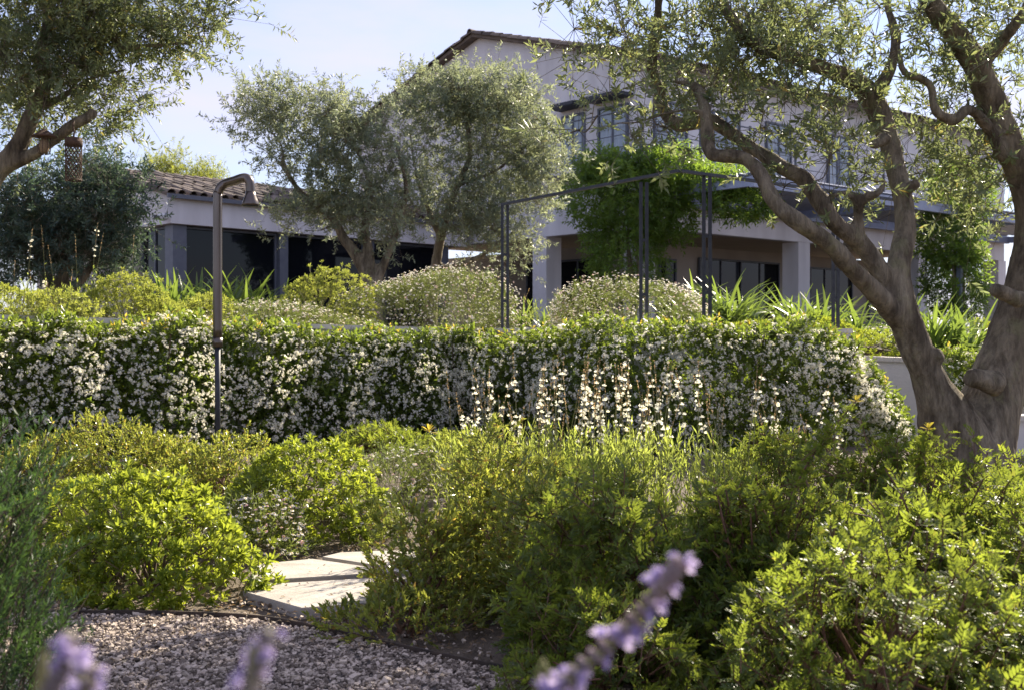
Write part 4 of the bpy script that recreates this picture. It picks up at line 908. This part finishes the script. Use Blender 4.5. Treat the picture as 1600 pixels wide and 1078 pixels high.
def agapanthus(label, px, d, n, sc, seed, base, grp='agapanthus along the terrace'):
    g = np.random.default_rng(seed); r = thing('agapanthus', label, 'plant', (X(px, d), d, base), group=grp)
    for i in range(int(n * 1.9)):
        o = link('leaf', STRAPS[min(4, int(abs(g.normal()) * 2.2))], r); o.rotation_euler = (g.normal() * .12, g.normal() * .16 - .1, g.random() * 6.28); s = sc * (.7 + .5 * g.random()); o.scale = (s, s * (.8 + .4 * g.random()), s); o.location = (g.normal() * .05 * sc, g.normal() * .05 * sc, 0)
ag = [(262, 13.4, 40, 1.5, 'leftmost strap leaved clump before the annex door'), (312, 13.7, 48, 1.55, 'strap leaved clump just left of the shower pole'), (372, 13.7, 44, 1.5, 'strap leaved clump just right of the shower pole'), (425, 14.2, 26, 1.5, 'strap leaved clump with two tall blades below the annex glass'),
      (815, 14.6, 24, .9, 'strap leaved clump between the left post and the column'), (850, 15.2, 20, .8, 'small strap leaved clump at the foot of the left column'),
      (1075, 14.2, 34, 1.4, 'strap leaved clump left of the third steel post'), (1135, 14.5, 44, 1.5, 'sunlit strap leaved clump right of the third steel post'), (1165, 15.5, 30, 1.4, 'strap leaved clump below the porch window'),
      (1245, 15.2, 30, 1.35, 'strap leaved clump at the foot of the porch column'), (1285, 14.2, 44, 1.5, 'large strap leaved clump behind the fourth steel post'), (1345, 13.6, 38, 1.4, 'strap leaved clump left of the olive limb'),
      (1455, 13.0, 50, 1.5, 'large arching strap leaved clump seen through the olive fork'), (1505, 13.2, 44, 1.45, 'arching strap leaved clump beside the right olive limb'), (1410, 14.2, 30, 1.4, 'strap leaved clump behind the left olive limb')]
for i, (px, d, n, sc, lab) in enumerate(ag): agapanthus('green ' + lab, px, d, n, sc, 90 + i, TZ(X(px, d), d) - .02)
shrub('box_hedge', 'low clipped green hedge plant right of the third steel post', 1205, 12.9, 150, 494, 'box', 111, base=TZ0, dens=.75)
shrub('box_hedge', 'low clipped green hedge plant between the fourth post and olive', 1350, 12.6, 150, 522, 'box', 112, base=.9, dens=.75)
shrub('box_hedge', 'low clipped green hedge plant under the fourth steel post', 1280, 13.2, 120, 502, 'box', 113, base=TZ0 - .1, dens=.75)
shrub('box_hedge', 'low clipped green plant at the far right behind the olive trunk', 1545, 14.5, 150, 500, 'box', 114, base=1.0, dens=.7)

# jasmine on the retaining wall
def jasmine(name, label, pts, ztop, seed, z0=.05, thick=.30, dens=1.0, fl=80, pick=300, young=.5):
    g = np.random.default_rng(seed); pts = np.array(pts, float); root = thing(name, label, 'climber', (pts[0][0], pts[0][1], z0)); base = np.array([pts[0][0], pts[0][1], z0])
    seg = np.linalg.norm(np.diff(pts, axis=0), axis=1); cum = np.concatenate([[0], np.cumsum(seg)]); Lg = cum[-1]
    K = g.normal(size=(9, 2)) * np.array([3.0, 4.5]); ph = g.random(9) * 6.28
    def place(n, lo, hi, top=False, add=0.0):
        t = g.random(n) * Lg; zt = np.interp(t, cum, ztop) + .035 * np.sin(t * 2.3 + seed) + .03 * np.sin(t * 5.7 + 1) + .02 * np.sin(t * 11.3); xy = np.column_stack([np.interp(t, cum, pts[:, i]) for i in (0, 1)])
        i = np.clip(np.searchsorted(cum, t) - 1, 0, len(seg) - 1); dr = np.diff(pts, axis=0) / seg[:, None]
        # smooth normals around the corners
        tt = np.column_stack([np.interp(t, (cum[:-1] + cum[1:]) / 2, dr[:, k]) for k in (0, 1)]); nr = np.column_stack([tt[:, 1], -tt[:, 0]]); nr /= np.linalg.norm(nr, axis=1, keepdims=True)
        f = g.random(n) ** .9; bul = 1 + .28 * np.sum([np.sin(t * k[0] + f * k[1] + p) for k, p in zip(K, ph)], axis=0) / 3
        prof = np.sqrt(np.clip(1 - (f * 2 - .9).clip(0, 1.1) ** 2 * .55, .1, 1)); off = thick * prof * bul * (lo + (hi - lo) * g.random(n)) + add * (.4 + .9 * f)
        if top: f = np.ones(n); off = (-.12 + (thick * .9 + .12) * g.random(n))
        z = z0 + (zt - z0) * f + (.05 * bul * g.random(n) if top else 0)
        pos = np.column_stack([xy + nr * off[:, None], z]) - base; up = np.where(f > .85, 1.0, .15) + (.8 if top else 0)
        D = np.column_stack([nr, up]) + g.normal(size=(n, 3)) * .45
        return pos, D, f
    A = Lg * (np.mean(ztop) - z0)
    pos, D, f = place(int(A * 760 * dens), .10, 1.0); p2, D2_, f2 = place(int(Lg * 70 * dens), 0, 1, True)
    pos = np.vstack([pos, p2]); D = np.vstack([D, D2_])
    scatter('foliage', root, TP_JAS, pos, D, .75 + .5 * g.random(len(pos)), M('leaf_jasmine', 'stem_brown'), g)
    p3, D3_, _ = place(int(Lg * 22 * young), 0, 1, True); p3[:, 2] += .03
    scatter('young_foliage', root, [t_spray(7, .045, .018, .10, leaf4, ang=30, seed=i) for i in range(4)], p3, D3_, .7 + .5 * g.random(len(p3)), M('leaf_young', 'stem_green'), g)
    nf = int(A * fl); pos, D, f = place(nf, 1.0, 1.2, False, .06); p2, D2_, _ = place(int(Lg * 70), .5, 1, True); p2[:, 2] += .075 * g.random(len(p2)); pos = np.vstack([pos, p2]); D = np.vstack([D, D2_])
    # flowers gather in drifts
    keep = (np.sin(pos[:, 0] * 5.1 + pos[:, 1] * 3.3) + np.sin(pos[:, 2] * 9 + pos[:, 0] * 4) + 1.5 * g.normal(size=len(pos))) > -2.1; pos, D = pos[keep], D[keep]
    scatter('blossom', root, TP_JASF, pos, D, .52 + .52 * g.random(len(pos)), M('petal_white', 'stem_green'), g, pick=pick, pick_name='flower_cluster', loc=base)
    b = TB()
    for i in range(int(Lg * 7)):
        t = g.random() * Lg; a = np.array([np.interp(t, cum, pts[:, k]) for k in (0, 1)]); zt = np.interp(t, cum, ztop); e = np.array([np.interp(min(Lg, max(0, t + g.normal() * .3)), cum, pts[:, k]) for k in (0, 1)])
        c = spline([(*a, z0 - .05), (*(a * .6 + e * .4 + g.normal(size=2) * .05), z0 + (zt - z0) * .5), (*e, zt)], 4) - base; b.add(*tube(c, .006, 4, False))
    s = link('stems', b.mesh('stems', M('stem_brown')), root); s['kind'] = 'stuff'
    return root
def off(p, n): return p
jasmine('star_jasmine', 'long star jasmine covering the wall behind the shower, left of the corner', [(-4.75, 8.7), (-3.0, 10.4), (-.45, 12.82)], [1.275, 1.235, 1.13], 121, z0=.12, thick=.34, fl=430)
jasmine('star_jasmine', 'star jasmine bulging over the wall end below the steel frame, warmly lit at right', [(-.42, 12.85), (.6, 11.5), (1.62, 10.2), (2.6, 10.85), (3.35, 11.3), (3.85, 11.2)], [1.13, 1.19, 1.25, 1.25, 1.0, .42], 122, z0=.12, thick=.40, fl=460)
jasmine('star_jasmine', 'patch of star jasmine hanging on the white wall inside the olive fork', [(4.35, 11.6), (5.2, 11.75), (6.5, 11.75)], [.97, .97, .97], 123, z0=.55, thick=.16, fl=250, pick=60)

# wisteria vines
def vine(label, blobs, origin, seed, dens=1.0):
    g = np.random.default_rng(seed); origin = np.array(origin); r = thing('wisteria_vine', label, 'climber', origin); P_, D_ = [], []
    for c, rad, n in blobs:
        d = g.normal(size=(int(n * dens), 3)); d /= np.linalg.norm(d, axis=1, keepdims=True); lf = lump(int(n) + seed); q = np.asarray(c) - origin + d * np.asarray(rad) * (lf(d) * (1 - .4 * g.random(len(d)) ** 1.5))[:, None]; P_.append(q); D_.append(d * .8 + np.array([0, 0, -.35]) + g.normal(size=d.shape) * .3)
    pos, D = np.vstack(P_), np.vstack(D_); scatter('foliage', r, TP_WIST, pos, D, .75 + .6 * g.random(len(pos)), M('leaf_wisteria', 'stem_green'), g)
    b = TB()
    for i in range(3):
        c = spline([(.1 * g.normal(), .1 * g.normal(), 0), (.15 * g.normal(), .15 * g.normal(), 1.2), (.15 * g.normal(), .15 * g.normal(), 2.6)], 6); b.add(*tube(c, np.linspace(.05, .03, len(c)), 7))
    link('trunk', b.mesh('trunk', M('bark'), True), r)
vine('large wisteria smothering the corner column of the house up to the balcony', [blob(975, 385, 26.2, 62, .9, 900, 75), blob(985, 300, 26.0, 80, 1.0, 1150, 60), blob(945, 268, 26.0, 42, .7, 420, 30), blob(1045, 262, 25.8, 55, .7, 520, 28), blob(1050, 330, 26.0, 40, .6, 360, 50), blob(1125, 285, 25.4, 60, .6, 420, 20), blob(1165, 318, 25.3, 50, .5, 380, 20)], (X(985, 26.4), 26.4, 1.5), 131)
vine('narrow wisteria climbing a canopy post seen past the olive trunk', [blob(1492, 440, 30, 44, .75, 900, 58), blob(1488, 370, 30, 40, .7, 800, 52), blob(1498, 300, 30, 52, .8, 700, 45)], (X(1492, 30), 30, 1.55), 132)

# ------------------------------------------------------------------ blurred flowers right in front of the camera
def lavender(label, pts, d, seed, nw=9, fl=.55, fz=1.0):
    g = np.random.default_rng(seed); c = spline([P(px, py, d) for px, py in pts], 8); c0 = np.array([c[0][0], c[0][1], 0.0]); r = thing('lavender', label, 'flowers', c0); full = spline([c0, (c0 + c[0]) / 2 + np.array([-.02, 0, 0]), *c[::4]], 5) - c0
    part_tube('stem', full, .0022, 'stem_green', r, 6)
    n = len(c); b = TB(); petals = [mesh_np('floret', *lip(g), M('petal_lavender', 'calyx')) for _ in range(4)]
    ax = c[-1] - c[0]; ax /= np.linalg.norm(ax)
    for k in range(nw):
        o = np.array([np.interp((k + .3) / nw * (n - 1), range(n), c[:, i]) for i in range(3)]) - c0; rr = .013 * (1.1 - .5 * k / nw)
        for i in range(9):
            a = i * 2 * math.pi / 9 + k; x = np.cross(ax, (0, 1, 0)); x /= np.linalg.norm(x); y = np.cross(ax, x); dv = x * math.cos(a) + y * math.sin(a) + ax * .7
            V, T = tube([np.zeros(3), dv * .004 * fz, dv * .009 * fz], [.0012, .003 * fz, .0026 * fz], 5); b.add(V, T, 0, None, o)
            if g.random() < fl:
                f = link('floret', petals[int(g.integers(0, 4))], r); R = basis(dv, g.normal() * .5); m4 = np.eye(4); m4[:3, :3] = R * (.8 + .5 * g.random()) * fz; m4[:3, 3] = o + dv * .008; f.matrix_basis = Matrix(m4.tolist())
    s = link('calyces', b.mesh('calyces', M('calyx')), r); s['kind'] = 'stuff'
def lip(g):
    b = TB()
    for a in (-.9, -.35, .35, .9, 2.4, 3.9):
        V, T = leaf8(.011, .008, .2, .25, .6); b.add(V, T, 0, basis((math.sin(a) * .8, .8, math.cos(a) * .8)))
    return b.get()
lavender('large out of focus lavender spike in front of the mastic shrubs', [(835, 1110), (900, 1050), (975, 985), (1030, 920), (1062, 878)], .86, 141, nw=19, fl=.20, fz=.78)
lavender('faint out of focus lavender spike in front of the gravel', [(388, 1100), (400, 1055), (412, 1020), (420, 985)], .66, 142, nw=8, fl=.14, fz=.5)
lavender('out of focus lavender spike at the bottom left corner, the taller', [(60, 1110), (85, 1070), (102, 1035), (108, 990)], .70, 143, nw=9, fl=.2, fz=.6)
lavender('short out of focus lavender spike right of the corner one', [(120, 1120), (135, 1080), (150, 1040)], .75, 144, nw=4, fl=.3, fz=.6)
erigeron('blurred pink and white daisies at the bottom left corner', -10, 1.25, 150, 995, 145, nf=60, dens=.5, fs=.85, h=.36)
